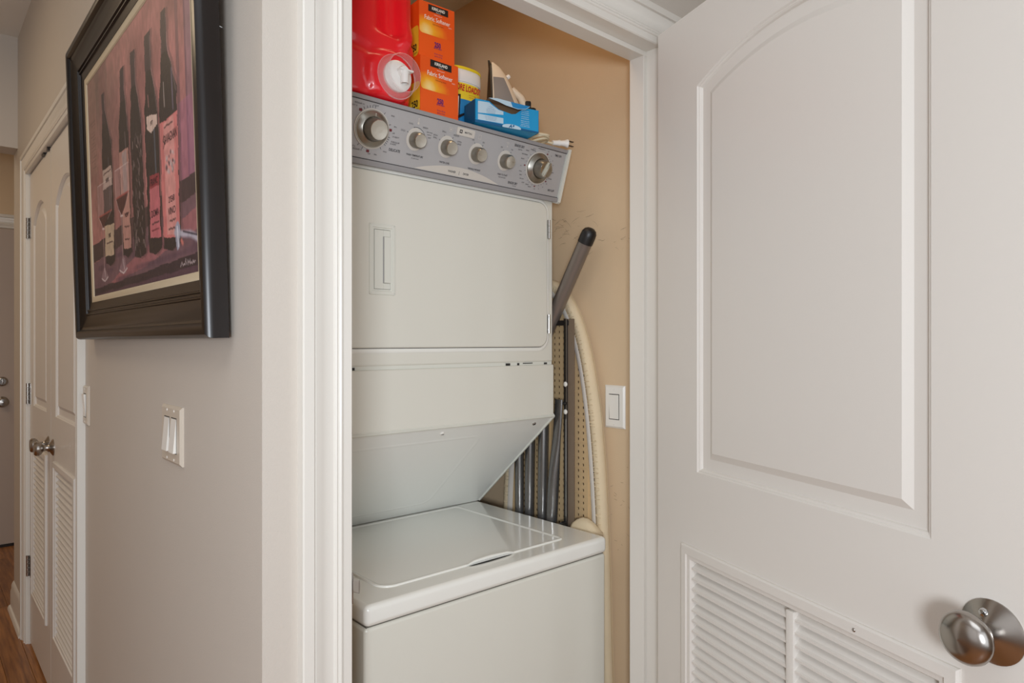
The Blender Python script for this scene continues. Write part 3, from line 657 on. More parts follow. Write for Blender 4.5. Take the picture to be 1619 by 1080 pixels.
# ------------------------------------------------------------------ things on top of the dryer
# red jug
J = thing('detergent_jug', 'large red plastic detergent jug with a clear cup over its white tap', 'jug', (0.745, 1.33, ZT))
def smooth01(t): t = max(0, min(1, t)); return t * t * (3 - 2 * t)
nu, nv = 120, 90
bm_ = B(); RR = []
for j in range(nv + 1):
    t = j / nv; z = ZT + 0.29 * t
    prof = 0.094 + 0.016 * math.sin(min(1, t * 1.9) * PI * 0.5 * 1.0) ** 1.0
    if t > 0.42: prof -= 0.018 * smooth01((t - 0.42) / 0.2)
    hw = prof; hd_ = 0.105 - 0.01 * smooth01((t - 0.75) / 0.25)
    if t < 0.03: k = 1 - 0.06 * (1 - t / 0.03) ** 2; hw *= k; hd_ *= k
    if t > 0.84: k = 1 - 0.72 * smooth01((t - 0.84) / 0.16) ; hw *= k; hd_ *= k
    ring = []
    for i in range(nu):
        a = 2 * PI * i / nu; c, s_ = math.cos(a), math.sin(a); e = 0.55
        x = hw * math.copysign(abs(c) ** e, c); y = hd_ * math.copysign(abs(s_) ** e, s_)
        X = 0.7455 + x + (0.012 * smooth01((t - 0.8) / 0.2)); Y = 1.352 + y
        if s_ < 0:
            # handle recess, strap and tap boss pressed into the front
            rx = X - 0.7655; rz = z - 2.058
            q = smooth01((0.031 - abs(rx)) / (0.012 if rx > 0 else 0.024)) * smooth01((0.100 - abs(rz)) / 0.02)
            Y += 0.024 * q
            q2 = smooth01((0.017 - abs(X - 0.812 + 0.35 * max(0, 1.975 - z))) / 0.006) * smooth01((z - 1.93) / 0.03)
            Y -= 0.013 * q2
            q3 = smooth01((0.006 - abs(X - 0.836 + 0.05 * max(0, 1.99 - z))) / 0.005) * smooth01((z - 1.955) / 0.03)
            Y += 0.018 * q3
            dd_ = math.hypot(X - 0.765, z - 1.872); Y -= 0.013 * smooth01((0.060 - dd_) / 0.008)
            dw = abs(z - (1.925 - 0.25 * (X - 0.70))); Y += 0.004 * smooth01((0.018 - dw) / 0.018) * smooth01((0.76 - X) / 0.04)
            if math.hypot(X - 0.745, (z - 1.9)) < 0.0: pass
        ring.append((X, Y, z))
    RR.append(ring)
bm_.rings(RR); bm_.build('body', M['red'], J, ang=1.3)
b = B(); b.lathe([(0.030, 0), (0.030, 0.035), (0.026, 0.038), (0, 0.038)], (0.865 - 0.03, 1.352, 2.108), (0, 0, 1), 28); b.build('neck_cap', M['black'], J)
b = B(); b.lathe([(0.0245, -0.003), (0.0245, 0.012)], (0.835, 1.352, 2.095), (0, 0, 1), 28); b.build('neck', M['red'], J)
tx, tz = 0.7745, 1.8725; ty = 1.2340
b = B(); b.lathe([(0.033, 0.0), (0.033, 0.006), (0.027, 0.010), (0.020, 0.012), (0.0, 0.012)], (tx, ty, tz), (0, -1, 0), 40); b.build('tap_base', M['whiteplastic'], J)
tp = bpy.data.objects['tap_base']
b = B(); b.lathe([(0.0125, 0), (0.0125, 0.008), (0.0105, 0.012)], (tx + 0.007, ty - 0.010, tz + 0.008), (0, -1, 0), 20)
b.lathe([(0.0095, 0), (0.0085, 0.026), (0.0065, 0.026), (0.0065, 0.01)], (tx + 0.008, ty - 0.018, tz + 0.009), (0, 0, -1), 18)
b.box(tx - 0.008, tx + 0.026, ty - 0.027, ty - 0.010, tz + 0.008, tz + 0.012, bev=0.0015)
b.build('tap_spout', M['whiteplastic'], tp)
b = B()
for r0 in (1.0,):
    b.lathe([(0.0455, 0.0), (0.0440, 0.012), (0.0415, 0.030), (0.0400, 0.034)], (tx, ty + 0.002, tz), (0, -1, 0), 48, cap0=False, cap1=False)
    b.lathe([(0.0455, 0.0), (0.0470, 0.0), (0.0470, 0.003), (0.0455, 0.003)], (tx, ty + 0.002, tz), (0, -1, 0), 48, cap0=False, cap1=False)
    b.lathe([(0.0400, 0.034), (0.0385, 0.0355), (0.0385, 0.0335)], (tx, ty + 0.002, tz), (0, -1, 0), 48, cap0=False, cap1=False)
b.build('clear_cup', M['clear'], J)
# orange softener cartons
def carton(x0, x1, y0, d, z0, h, label, rz, mg):
    t = thing('softener_sheet_carton', label, 'carton', ((x0 + x1) / 2, y0 + d / 2, z0), rz, 'orange fabric softener cartons')
    w = (x1 - x0) / 2
    b = B(); b.box(-w, w, -d / 2, d / 2, 0, h, bev=0.0012, seg=2); b.build('box', M['orange'], t, wn=True, local=True)
    yf = -d / 2 - 0.0003
    b = B(); b.flat(rrect(-w + 0.001, w - 0.0015, h * 0.42, h - 0.002, [0.008, 0.0005, 0.0005, 0.0005], 4), yf); b.build('glow_panel', mg, t, smooth=False, local=True)
    b = B(); b.flat(rect(-w * 0.50, w * 0.62, h * 0.842, h * 0.966), yf - 0.0003); b.build('brand_block', M['blackprint'], t, smooth=False, local=True)
    letters('white_lettering', [('KIRKLAND', w * 0.06, h * 0.908, h * 0.052, 0.80, 0, 0.03), ('Signature', w * 0.06, h * 0.858, h * 0.018, 1.1), ('PREMIUM QUALITY', w * 0.05, h * 0.80, h * 0.016, 0.9), ('Fabric Softener', 0.0, h * 0.715, h * 0.080, 0.80, 0, 0.008), ('SHEETS', w * 0.72, h * 0.652, h * 0.018, 0.9)], M['whiteprint'], yf - 0.0006, t, local=True)
    letters('brown_lettering', [('Refreshing Scent', w * 0.05, h * 0.625, h * 0.026, 0.95)], M['brownprint'], yf - 0.0006, t, local=True)
    letters('purple_lettering', [('250', w * 0.02, h * 0.265, h * 0.088, 0.72, 0, 0.04), ('DRYER SHEETS', w * 0.03, h * 0.205, h * 0.024, 0.78, 0, 0.02), ('16 cm x 22 cm', w * 0.06, h * 0.105, h * 0.026, 0.85, 0, 0.01), ('(6.4 in x 9 in)', w * 0.06, h * 0.06, h * 0.026, 0.85, 0, 0.01)], M['purpleprint'], yf - 0.0006, t, local=True)
    # left side print
    Tl = Matrix.Rotation(-PI/2, 4, 'Z')
    b = B(); b.T = Tl; b.flat(rrect(d/2 - 0.13, d/2 - 0.001, 0.002, h * 0.55, 0.01, 4), -w - 0.0003); b.build('side_glow_panel', M['yellowprint'], t, smooth=False, local=True)
    letters('side_lettering', [('Fabric Softener', d/2 - 0.075, h * 0.72, h * 0.085, 0.8, 0, 0.008)], M['whiteprint'], -w - 0.0006, t, Tl, local=True)
    letters('side_count', [('250', d/2 - 0.022, h * 0.16, h * 0.12, 0.8, 0, 0.04), ('DRYER SHEETS', d/2 - 0.022, h * 0.06, h * 0.035, 0.8)], M['blackprint'], -w - 0.0006, t, Tl, local=True)
    return t
mg = glow_mat(-0.03, 0.060)
carton(0.8575, 0.9645, 1.268, 0.235, ZT, 0.130, 'lower of two stacked orange fabric softener cartons on the dryer', 0, mg)
carton(0.8645, 0.9610, 1.272, 0.235, ZT + 0.1302, 0.1265, 'upper of two stacked orange fabric softener cartons beside red jug', math.radians(-3), mg)
# scoop tub
tb = thing('stain_remover_tub', 'white oval tub with yellow lid rim and MORE LOADS label', 'tub', (1.030, 1.394, ZT))
def oval(hx, hy, z, e=0.75, n=56): return [(1.030 + hx * math.copysign(abs(math.cos(2*PI*i/n)) ** e, math.cos(2*PI*i/n)), 1.394 + hy * math.copysign(abs(math.sin(2*PI*i/n)) ** e, math.sin(2*PI*i/n)), z) for i in range(n)]
b = B(); b.rings([oval(0.060, 0.076, ZT), oval(0.062, 0.078, ZT + 0.003), oval(0.064, 0.080, ZT + 0.125)]); b.build('tub_body', M['whiteplastic'], tb)
b = B(); b.rings([oval(0.0665, 0.0825, ZT + 0.121), oval(0.0675, 0.0835, ZT + 0.124), oval(0.0675, 0.0835, ZT + 0.150), oval(0.066, 0.082, ZT + 0.153)]); lidt = b.build('tub_lid', M['whiteplastic'], tb)
b = B(); b.rings([oval(0.068, 0.084, ZT + 0.150), oval(0.0685, 0.0845, ZT + 0.152), oval(0.068, 0.084, ZT + 0.157), oval(0.064, 0.080, ZT + 0.158)]); b.build('lid_rim', M['yellow'], lidt)
lab = lambda z0, z1, f0, f1, off: [[p for p in oval(0.0628 + off, 0.0788 + off, z, n=112)[f0:f1]] for z in (z0, z1)]
b = B(); b.rings(lab(ZT + 0.004, ZT + 0.118, 62, 108, 0.0022), close=False, cap0=False, cap1=False); b.build('label_yellow', M['yellowprint'], tb)
b = B(); b.rings(lab(ZT + 0.004, ZT + 0.078, 62, 106, 0.0026), close=False, cap0=False, cap1=False); b.build('label_blue', M['blueprint'], tb)
yl = 1.394 - 0.0838
letters('label_lettering', [('MORE LOADS!', 1.022, ZT + 0.104, 0.0150, 0.62, 0, 0.03, 'CENTER', 0.2)], M['redprint'], yl, tb)
letters('label_small_lettering', [('than the regular size', 1.045, ZT + 0.0905, 0.0030, 0.9), ('cleans up to 60 loads', 1.045, ZT + 0.0850, 0.0030, 0.9)], M['redprint'], yl, tb)
b = B()
b.prism([(0.985, ZT + 0.083), (1.004, ZT + 0.087), (1.000, ZT + 0.036), (1.032, ZT + 0.052), (1.032, ZT + 0.048), (0.985, ZT + 0.020)], yl - 0.0002, yl + 0.002); b.build('label_outline', M['blackprint'], tb, smooth=False)
b = B(); b.prism([(0.988, ZT + 0.079), (0.9985, ZT + 0.081), (0.996, ZT + 0.033), (0.986, ZT + 0.030)], yl - 0.0006, yl); b.build('label_letter_fill', M['whiteprint'], tb, smooth=False)
# blue tissue-type carton, torn open
bt = thing('torn_blue_carton', 'torn open bright blue carton with brown cardboard inside, leaning at console edge', 'carton', (1.0865, 1.2525, ZT), math.radians(-12.5))
w, h, d = 0.0875, 0.056, 0.06
b = B()
fp = [(-w, 0), (w, 0), (w, h), (w * 0.55, h), (w * 0.42, h * 0.86), (w * 0.25, h * 0.66), (w * 0.12, h * 0.62), (-w * 0.28, h * 0.72), (-w * 0.44, h * 0.86), (-w * 0.58, h), (-w, h)]
b.prism(fp, -d/2, -d/2 + 0.0012); b.box(-w, -w + 0.0012, -d/2, d/2, 0, h); b.box(w - 0.0012, w, -d/2, d/2, 0, h); b.box(-w, w, d/2 - 0.0012, d/2, 0, h); b.box(-w, w, -d/2, d/2, 0, 0.0012)
bo_ = b.build('box', M['bluebox'], bt, smooth=False, local=True)
b = B(); b.box(-w + 0.0015, w - 0.0015, -d/2 + 0.012, -d/2 + 0.0135, 0.002, h * 1.02)
b.box(-w + 0.0015, w * 0.6, -d/2 + 0.0015, -d/2 + 0.012, 0.002, 0.004); b.build('inner_cardboard', M['cardboard'], bt, smooth=False, local=True)
b = B()   # raised front flap, curled toward the viewer
fl_ = [(-w * 0.66, h * 1.05), (-w * 0.40, h * 1.10), (0.0, h * 1.06), (w * 0.64, h * 1.02), (w * 0.50, h * 0.86), (w * 0.25, h * 0.80), (-w * 0.12, h * 0.87), (-w * 0.34, h * 0.96)]
b.prism([(x, z) for x, z in fl_], -d/2 - 0.012, -d/2 - 0.011); b.build('torn_flap', M['paleblue'], bt, smooth=False, local=True)
b = B(); b.prism([(w * 0.02, h * 1.055), (w * 0.62, h * 1.018), (w * 0.50, h * 0.88), (w * 0.25, h * 0.82), (w * 0.08, h * 0.855)], -d/2 - 0.0126, -d/2 - 0.0121); b.build('flap_print', M['blueprint'], bt, smooth=False, local=True)
b = B(); b.hexa([(-w*0.66, -d/2-0.011, h*1.045), (w*0.64, -d/2-0.011, h*1.015), (w*0.64, -d/2+0.012, h*1.00), (-w*0.66, -d/2+0.012, h*1.0), (-w*0.66, -d/2-0.011, h*1.055), (w*0.64, -d/2-0.011, h*1.025), (w*0.64, -d/2+0.012, h*1.01), (-w*0.66, -d/2+0.012, h*1.01)]); b.build('flap_fold', M['cardboard'], bt, smooth=False, local=True)
yb_ = -d/2 - 0.0003
b = B(); b.flat([(-w * 0.92, h * 0.92), (-w * 0.92, h * 0.42), (-w * 0.14, h * 0.52), (-w * 0.14, h * 0.66), (-w * 0.30, h * 0.70), (-w * 0.48, h * 0.84), (-w * 0.58, h * 0.94)][::-1], yb_)
b.flat(rect(-w * 0.92, -w * 0.14, h * 0.14, h * 0.38), yb_); b.build('print_panels', M['paleblue'], bt, smooth=False, local=True)
it = [('%s' % s_, -w * 0.53, h * z_, h * 0.030, 0.72) for s_, z_ in (('each sheet freshens laundry loads as it tumbles', 0.33), ('store in a cool dry place away from children', 0.27), ('keep carton closed tightly after each use', 0.21), ('open carton along the marked line', 0.50), ('add to wash with clothes, close lid', 0.56), ('for best results use one sheet a load', 0.62), ('not for use on flame resistant', 0.68), ('or treated fabrics', 0.76))]
letters('small_print', it, M['bluedark'], yb_ - 0.0003, bt, local=True)
it = [('%s' % s_, w * 0.55, h * z_, h * 0.034, 0.70) for s_, z_ in (('keep out of reach of children', 0.86), ('in case of contact rinse eyes', 0.78), ('with water for several minutes', 0.70), ('avoid contact with skin and', 0.60), ('wash hands after using sheets', 0.52), ('dispose of the empty box in the', 0.42), ('waste bin or recycle where the', 0.34), ('programs exist in the local area', 0.26), ('questions or comments call toll free', 0.19))]
letters('white_small_print', it, M['whiteprint'], yb_ - 0.0003, bt, local=True)
b = B(); b.flat([(-w, 0.0), (w, 0.0), (w, h * 0.06), (-w * 0.5, h * 0.12), (-w, h * 0.12)], yb_ - 0.0001); b.build('dark_band', M['bluedark'], bt, smooth=False, local=True)
b = B(); n = 24; b.flat([(w * 0.12 + 0.026 * math.cos(2*PI*k/n), h * 0.04 + 0.0075 * max(-0.3, math.sin(2*PI*k/n))) for k in range(n)], yb_ - 0.0004); b.build('oval_logo', M['paleblue'], bt, smooth=False, local=True)
letters('logo_lettering', [('A&', w * 0.12, h * 0.08, 0.0075, 1.1, 0, 0.05, 'CENTER', 0.3)], M['bluedark'], yb_ - 0.0008, bt, local=True)
b = B(); Tl = Matrix.Rotation(-PI/2, 4, 'Z'); b.T = Tl; b.flat(rect(-d/2 + 0.001, d/2 - 0.001, 0.001, h - 0.001), -w - 0.0003); b.build('side_print', M['bluedark'], bt, smooth=False, local=True)
# clothes iron standing on its heel
IR = thing('clothes_iron', 'cream steam iron with smoky water tank standing on its heel', 'iron', (1.19, 1.40, ZT))
yc = 1.385
TI = Matrix.Translation((0.006, 0, 0)) @ Matrix.Translation((1.165, yc, 0)) @ Matrix.Rotation(math.radians(-32), 4, 'Z') @ Matrix.Translation((-1.165, -yc, 0))
def ix(x): return 1.19 + (x - 1.19)
secs = []; n = 20
zt_, zb_ = 2.058, ZT + 0.002
for k in range(n + 1):
    t = k / n; z = zt_ + (zb_ - zt_) * t; secs.append((t, z))
def xl(t): return 1.160 - 0.004 * t            # soleplate side
def xr(t): return 1.166 + 0.108 * (t ** 0.62)  # body top side
def hw_(t): return 0.004 + 0.050 * (1 - (1 - t) ** 1.9)
rg = []
for t, z in secs:
    a_, b_, h_ = xl(t), xr(t), hw_(t); m = 16; ring = []
    for i in range(m):
        u = PI * i / (m - 1) - PI / 2
        ring.append((a_ + (b_ - a_) * max(0, math.cos(u)) ** 0.7, yc + h_ * math.sin(u), z))
    rg.append(ring)
b = B(); b.T = TI; b.rings(rg); b.build('iron_body', M['ironcream'], IR, ang=0.9)
b = B(); b.T = TI
sp = [[(xl(t) - 0.006, yc - hw_(t) - 0.004, z), (xl(t) - 0.001, yc - hw_(t) - 0.004, z), (xl(t) - 0.001, yc + hw_(t) + 0.004, z), (xl(t) - 0.006, yc + hw_(t) + 0.004, z)] for t, z in secs]
sp[0] = [(p[0] - 0.004, yc, 2.064) for p in sp[0]]
b.rings(sp); b.build('soleplate', M['black'], IR, smooth=False)
b = B(); b.T = TI   # water tank window on the near flank
tk = []
for t, z in secs[4:19]:
    a_, b_, h_ = xl(t), xr(t), hw_(t); row = []
    for q in (0.05, 0.30, 0.56, 0.86 - 0.22 * (1 - t)):
        u = -math.acos(min(1, q ** (1 / 0.7))); row.append((a_ + (b_ - a_) * q, yc + h_ * math.sin(u) - 0.0012, z))
    tk.append(row)
b.rings(tk, close=False, cap0=False, cap1=False); b.build('water_tank', M['irontank'], IR, ang=1.2)
b = B(); b.T = TI; b.lathe([(0.006, 0), (0.006, 0.008), (0.004, 0.010), (0, 0.010)], (1.2010, yc - 0.004, 2.018), (0.8, 0, 0.6), 14); b.build('steam_button', M['whiteplastic'], IR)
b = B(); b.T = TI; b.tube([(1.216, yc, 1.990), (1.240, yc, 1.968), (1.258, yc, 1.93), (1.268, yc, 1.88), (1.25, yc, 1.86)], [0.008, 0.010, 0.011, 0.012, 0.011], 12); b.build('iron_handle', M['ironcream'], IR)
b = B(); b.T = TI; b.box(1.250, 1.266, yc - 0.016, yc + 0.006, 1.935, 1.957, bev=0.004); b.box(1.246, 1.279, yc - 0.028, yc + 0.02, 1.895, 1.937, bev=0.008); b.build('heel_rest', M['black'], IR, wn=True)
# coiled cord with plug
CD = thing('power_cord', 'coiled cream electric cord with a two prong plug on console end', 'cord', (1.24, 1.285, ZT))
b = B(); random.seed(3)
pts = []
for k in range(0, 5 * 24):
    a = 2 * PI * k / 24; lap = k / 24
    pts.append((1.232 + (0.030 - 0.001 * lap) * math.cos(a) * 0.95, 1.285 + (0.034 + 0.002 * lap) * math.sin(a), ZT + 0.004 + 0.0042 * lap + 0.006 * math.cos(a + lap)))
pts += [(1.262, 1.27, ZT + 0.012), (1.270, 1.262, ZT + 0.008), (1.276, 1.262, ZT + 0.009)]
pts = [(x, y, max(z, ZT + 0.0031)) for x, y, z in pts]
b.tube(pts, 0.0030, 8); b.build('cord_coil', M['cord'], CD)
b = B(); b.tube([(1.272, 1.262, ZT + 0.010), (1.284, 1.258, ZT + 0.011), (1.292, 1.255, ZT + 0.0115), (1.2925, 1.255, ZT + 0.0115), (1.306, 1.25, ZT + 0.0125), (1.311, 1.248, ZT + 0.0125), (1.3135, 1.247, ZT + 0.0125)], [0.0065, 0.007, 0.0085, 0.0065, 0.0085, 0.011, 0.0115], 14)
b.build('plug_body', M['whiteplastic'], CD)
for dz_ in (-0.006, 0.006):
    b = B(); b.box(1.312, 1.331, 1.240, 1.2465, ZT + 0.0125 + dz_ - 0.0008, ZT + 0.0125 + dz_ + 0.0008); b.build('prong', M['darksteel'], CD, smooth=False)

# ------------------------------------------------------------------ ironing board behind the machine
IB = thing('ironing_board', 'folded ironing board with cream cover and perforated underside against tan wall', 'ironing board', (1.385, 1.374, 0))
XB = 1.386
yc = 1.384; zt = 1.485
def halfw(z):   # outline half width at height z
    t = max(0, (zt - z))
    return 0.224 * (1 - math.exp(-((t / 0.205) ** 0.72))) if t < 1.0 else 0.222
outl = []
zs = [zt - 0.62 * (k / 26) ** 2 for k in range(27)] + [0.7, 0.5, 0.3, 0.15]
right = [(-(yc - halfw(z)), z) for z in zs]; left = [(-(yc + halfw(z)), z) for z in zs]
loop = left[::-1] + right[1:]           # local x=-Y; from bottom left (far) up over the nose to bottom right (near)
loop = [(x, z) for x, z in loop]
Tb = Matrix.Translation((XB, 0, 0)) @ Matrix.Rotation(-PI/2, 4, 'Z')     # local x=-Y, y=+X
b = B(); b.T = Tb
b.sweep(loop[::-1], [(0.036, 0.001), (0.034, -0.003), (0.024, -0.0045), (0.0235, -0.0045)], closed=False) if False else None
# cover: from hem on the underside, round the rim, to the padded face against the wall
lo2 = [loop[i] for i in range(len(loop))]
b = B(); b.T = Tb
cov = [(-0.024, -0.002), (-0.016, -0.006), (-0.006, -0.006), (0.000, -0.002), (0.0035, 0.006), (0.003, 0.016), (-0.002, 0.0235), (-0.03, 0.026)]
b.sweep(lo2, cov, closed=False)
b.bm.verts.ensure_lookup_table()
b.build('fabric_cover', M['fabric'], IB, ang=1.3)
b = B(); b.T = Tb
nm = len(lo2); b.sweep(lo2, [(-0.040, -0.001), (-0.036, -0.0065), (-0.026, -0.0070), (-0.0225, -0.0065)], closed=False)
b.build('cover_hem', M['hem'], IB, ang=1.3)
b = B(); b.T = Tb; b.flat([(x, z) for x, z in lo2], 0.024); b.build('pad_face', M['fabric'], IB, smooth=False)
# gathered pleats on the hem
b = B(); b.T = Tb
acc = 0
seg = [Vector(p) for p in lo2]
for i in range(len(seg) - 1):
    d0 = seg[i+1] - seg[i]; Lg = d0.length; t = -acc
    while t < Lg:
        if t >= 0:
            p = seg[i] + d0 * (t / Lg); dn = d0.normalized(); nn = Vector((dn.y, -dn.x)) ; s0 = p + nn * 0.005; s1 = p + nn * 0.026 + dn * random.uniform(-0.006, 0.006)
            if p.y > 0.75:
                e = dn * 0.0014
                b.rings([[(s0.x - e.x, -0.0058, s0.y - e.y), (s0.x, -0.0075, s0.y), (s0.x + e.x, -0.0058, s0.y + e.y)], [(s1.x - e.x, -0.0040, s1.y - e.y), (s1.x, -0.0062, s1.y), (s1.x + e.x, -0.0040, s1.y + e.y)]])
        t += random.uniform(0.009, 0.02)
    acc = Lg - t + 0.0 if False else 0
stuff(b.build('cover_pleats', M['fabric'], IB, smooth=False))
# perforated underside
b = B(); b.T = Tb
py, pz = 0.0185, 0.0175
NH = 8
def cell(b, cx, cz, hole=True):
    hx, hz = py / 2, pz / 2
    o4 = [(cx - hx, cz - hz), (cx, cz - hz), (cx + hx, cz - hz), (cx + hx, cz), (cx + hx, cz + hz), (cx, cz + hz), (cx - hx, cz + hz), (cx - hx, cz)]
    if not hole: b.flat([o4[0], o4[2], o4[4], o4[6]], 0); return
    r = 0.0036; i8 = [(cx + r * math.cos(a) * 0.95, cz + r * math.sin(a) * 1.25) for a in [PI * 1.25 + k * PI / 4 for k in range(8)]]
    vo = [b.v((x, 0, z)) for x, z in o4]; vi = [b.v((x, 0, z)) for x, z in i8]; vd = [b.v((x, 0.003, z)) for x, z in i8]
    for k in range(8):
        j = (k + 1) % 8; b._f([vo[k], vo[j], vi[j], vi[k]]); b._f([vi[k], vi[j], vd[j], vd[k]])
colsY = []   # columns across the board: groups of 3 holes then a gap with a rib
y = yc - 0.20
ribY = []
g = 0
x = -(yc + 0.205)
while x < -(yc - 0.205):
    k = g % 4
    colsY.append((x, k != 3))
    if k == 3: ribY.append(x)
    x += py; g += 1
zrow = []; z = 0.62; g = 0; ribZ = []
while z < zt:
    k = g % 4; zrow.append(z)
    if k == 3: ribZ.append(z + pz / 2)
    z += pz; g += 1
for (cx, hol) in colsY:
    for cz in zrow:
        if abs(-cx - yc) + py / 2 < halfw(cz + pz / 2) - 0.004: cell(b, cx, cz, hol)
stuff(b.build('perforated_panel', M['mesh'], IB, smooth=False))
b = B(); b.T = Tb
for cz in ribZ:
    hwid = halfw(cz) - 0.03
    if hwid > 0.02: b.box(-(yc + hwid), -(yc - hwid), -0.0014, 0.0, cz - 0.0010, cz + 0.0010)
for cx in ribY:
    ztop = max([zz for zz in zrow if halfw(zz) - 0.02 > abs(-cx - yc)] + [0.62])
    b.box(cx - 0.0016, cx + 0.0016, -0.0025, 0.0, 0.6, ztop)
stuff(b.build('panel_ribs', M['mesh'], IB, smooth=False))
b = B(); b.T = Tb; b.prism([(x * 1.0 + (0.03 if x < -yc else -0.03) * (1 if abs(x + yc) > 0.05 else 0), z - 0.02) for x, z in lo2], 0.010, 0.012); b.build('board_core', M['cardboard'], IB, smooth=False)
# centre rail (channel) and rivets
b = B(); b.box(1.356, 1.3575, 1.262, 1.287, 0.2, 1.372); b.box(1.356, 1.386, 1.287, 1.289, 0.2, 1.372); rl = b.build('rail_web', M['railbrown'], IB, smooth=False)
b = B(); b.box(1.350, 1.3558, 1.2855, 1.2955, 0.2, 1.372, bev=0.0008); b.build('centre_rail', M['darksteel'], IB, smooth=False)
b = B(); b.box(1.3485, 1.3500, 1.2845, 1.2870, 0.2, 1.374); b.build('rail_highlight', M['chrome'], IB, smooth=False)  # bright strip put in as the highlight along the dark rail
for z in (1.1925, 1.1165):
    b = B(); b.lathe([(0.0068, 0), (0.0068, 0.0012), (0.004, 0.0028), (0, 0.003)], (1.3485, 1.2870, z), (-1, 0, 0), 20); b.build('rivet', M['plate'], IB)
b = B(); b.box(1.352, 1.372, 1.282, 1.46, 1.3545, 1.3685, bev=0.002); b.build('crossbar', M['darksteel'], IB, smooth=False)
# legs
def leg(name, p0, p1, r, m, flat_top=False):
    b = B(); p0, p1 = Vector(p0), Vector(p1)
    if flat_top:
        pts = []; rr = []; fl = []
        for t in (0, 0.5, 0.74, 0.79, 0.84, 0.88, 0.92, 0.96, 1.0):
            pts.append(p0.lerp(p1, t) + Vector((0, -0.004 * smooth01((t - 0.75) / 0.2), 0))); rr.append(r); s = smooth01((t - 0.76) / 0.14); fl.append((1 - 0.10 * s, 1 - 0.62 * s))
        b.tube(pts, rr, 20, flat=fl)
    else: b.tube([p0, p0.lerp(p1, 0.5), p1], r, 20)
    return b.build(name, m, IB)
leg('leg_tube', (1.345, 1.466, 0.20), (1.350, 1.480, 1.30), 0.0135, M['tube'])
leg('leg_tube', (1.352, 1.446, 0.20), (1.356, 1.432, 1.30), 0.0145, M['tube'])
leg('leg_tube', (1.350, 1.388, 0.20), (1.352, 1.374, 1.26), 0.0150, M['tube'])
leg('leg_tube', (1.338, 1.375, 0.20), (1.344, 1.312, 1.150), 0.0160, M['tube'], True)
b = B(); b.lathe([(0.0042, 0), (0.0042, 0.016)], (1.346, 1.300, 1.140), (0.3, -1, 0), 12); b.build('pivot_pin', M['darksteel'], IB)
# T foot tube with black cap
p1 = Vector((1.349, 1.2015, 1.597)); p0 = Vector((1.350, 1.470, 1.16))
b = B(); b.tube([p0, p1.lerp(p0, 0.035)], 0.0195, 28); ft = b.build('foot_tube', M['foottube'], IB)
dv = (p1 - p0).normalized()
b = B(); b.lathe([(0.0207, -0.020), (0.0210, 0.0), (0.0200, 0.010), (0.016, 0.018), (0.009, 0.0225), (0.0, 0.024)], p1 - dv * 0.008, dv, 32); b.build('foot_cap', M['black'], ft)
# bunched tail of the cover
b = B(); rg = []
for k in range(13):
    t = k / 12; y = 1.262 - 0.085 * t; r0 = 0.036 * math.sin(PI * (0.12 + 0.86 * t)) ** 0.6
    rg.append([(1.358 + 0.020 * math.cos(a) * (1 + 0.06 * math.sin(9 * a + 4 * t)), y, 0.798 + r0 * math.sin(a) * (1 + 0.05 * math.sin(7 * a + 9 * t))) for a in [2 * PI * i / 28 for i in range(28)]])
b.rings(rg); b.build('bunched_cover', M['fabric'], IB, ang=1.5)
b = B(); b.lathe([(0.012, 0), (0.012, 0.02), (0.008, 0.028), (0, 0.03)], (1.338, 1.298, 0.79), (0, -0.6, 0.8), 16); b.build('leg_end_cap', M['black'], IB)

# ------------------------------------------------------------------ switches
def bevel_plate(b, w, h, t, s=0.005):
    b.rings([[(x * w, 0, z * h) for x, z in ((-1, -1), (1, -1), (1, 1), (-1, 1))], [(x * w, -t * 0.4, z * h) for x, z in ((-1, -1), (1, -1), (1, 1), (-1, 1))],
             [(x * (w - s), -t, z * (h - s)) for x, z in ((-1, -1), (1, -1), (1, 1), (-1, 1))]])
def switch(label, x, y, z, rz, w, h, n, tilt, m, cat='light switch'):
    t = thing('light_switch', label, cat, (x, y, z), rz)
    b = B(); bevel_plate(b, w, h, 0.0065); b.build('switch_plate', m, t, smooth=False, local=True)
    for k in range(n):
        cx = (k - (n - 1) / 2) * 0.046
        b = B(); b.box(cx - 0.0175, cx + 0.0175, -0.0068, -0.0064, -0.0345, 0.0345); b.build('rocker_surround', M['deadgap'], t, smooth=False, local=True)
        b = B(); a0, a1 = (0.0006, 0.006) if tilt < 0 else (0.006, 0.0006)
        b.hexa([(cx - 0.016, -0.0060, -0.0325), (cx + 0.016, -0.0060, -0.0325), (cx + 0.016, -0.0060, 0.0325), (cx - 0.016, -0.0060, 0.0325),
                (cx - 0.016, -0.0066 - a1 * abs(tilt), -0.0325), (cx + 0.016, -0.0066 - a1 * abs(tilt), -0.0325), (cx + 0.016, -0.0066 - a0 * abs(tilt), 0.0325), (cx - 0.016, -0.0066 - a0 * abs(tilt), 0.0325)])
        b.build('rocker', M['plate'], t, smooth=False, local=True)
        for sz in (-0.047, 0.047):
            b = B(); b.lathe([(0.0028, 0.0), (0.0028, 0.0006), (0.0015, 0.0012), (0, 0.0013)], (cx, -0.0063, sz), (0, -1, 0), 12); b.build('screw', M['plate'], t, local=True)
    return t
switch('white single rocker switch on tan closet wall beside ironing board', XC, 1.1695, 1.1345, -PI/2, 0.0345, 0.0575, 1, 0.5, M['plate'])
switch('double white rocker switch under the framed picture on greige wall', XP, 1.4265, 1.1285, -PI/2, 0.064, 0.056, 2, -1.0, M['plategrey'])
switch('small single rocker switch beside the hall closet casing', XP, 2.282, 1.1255, -PI/2, 0.0345, 0.0565, 1, 1.0, M['plategrey'])

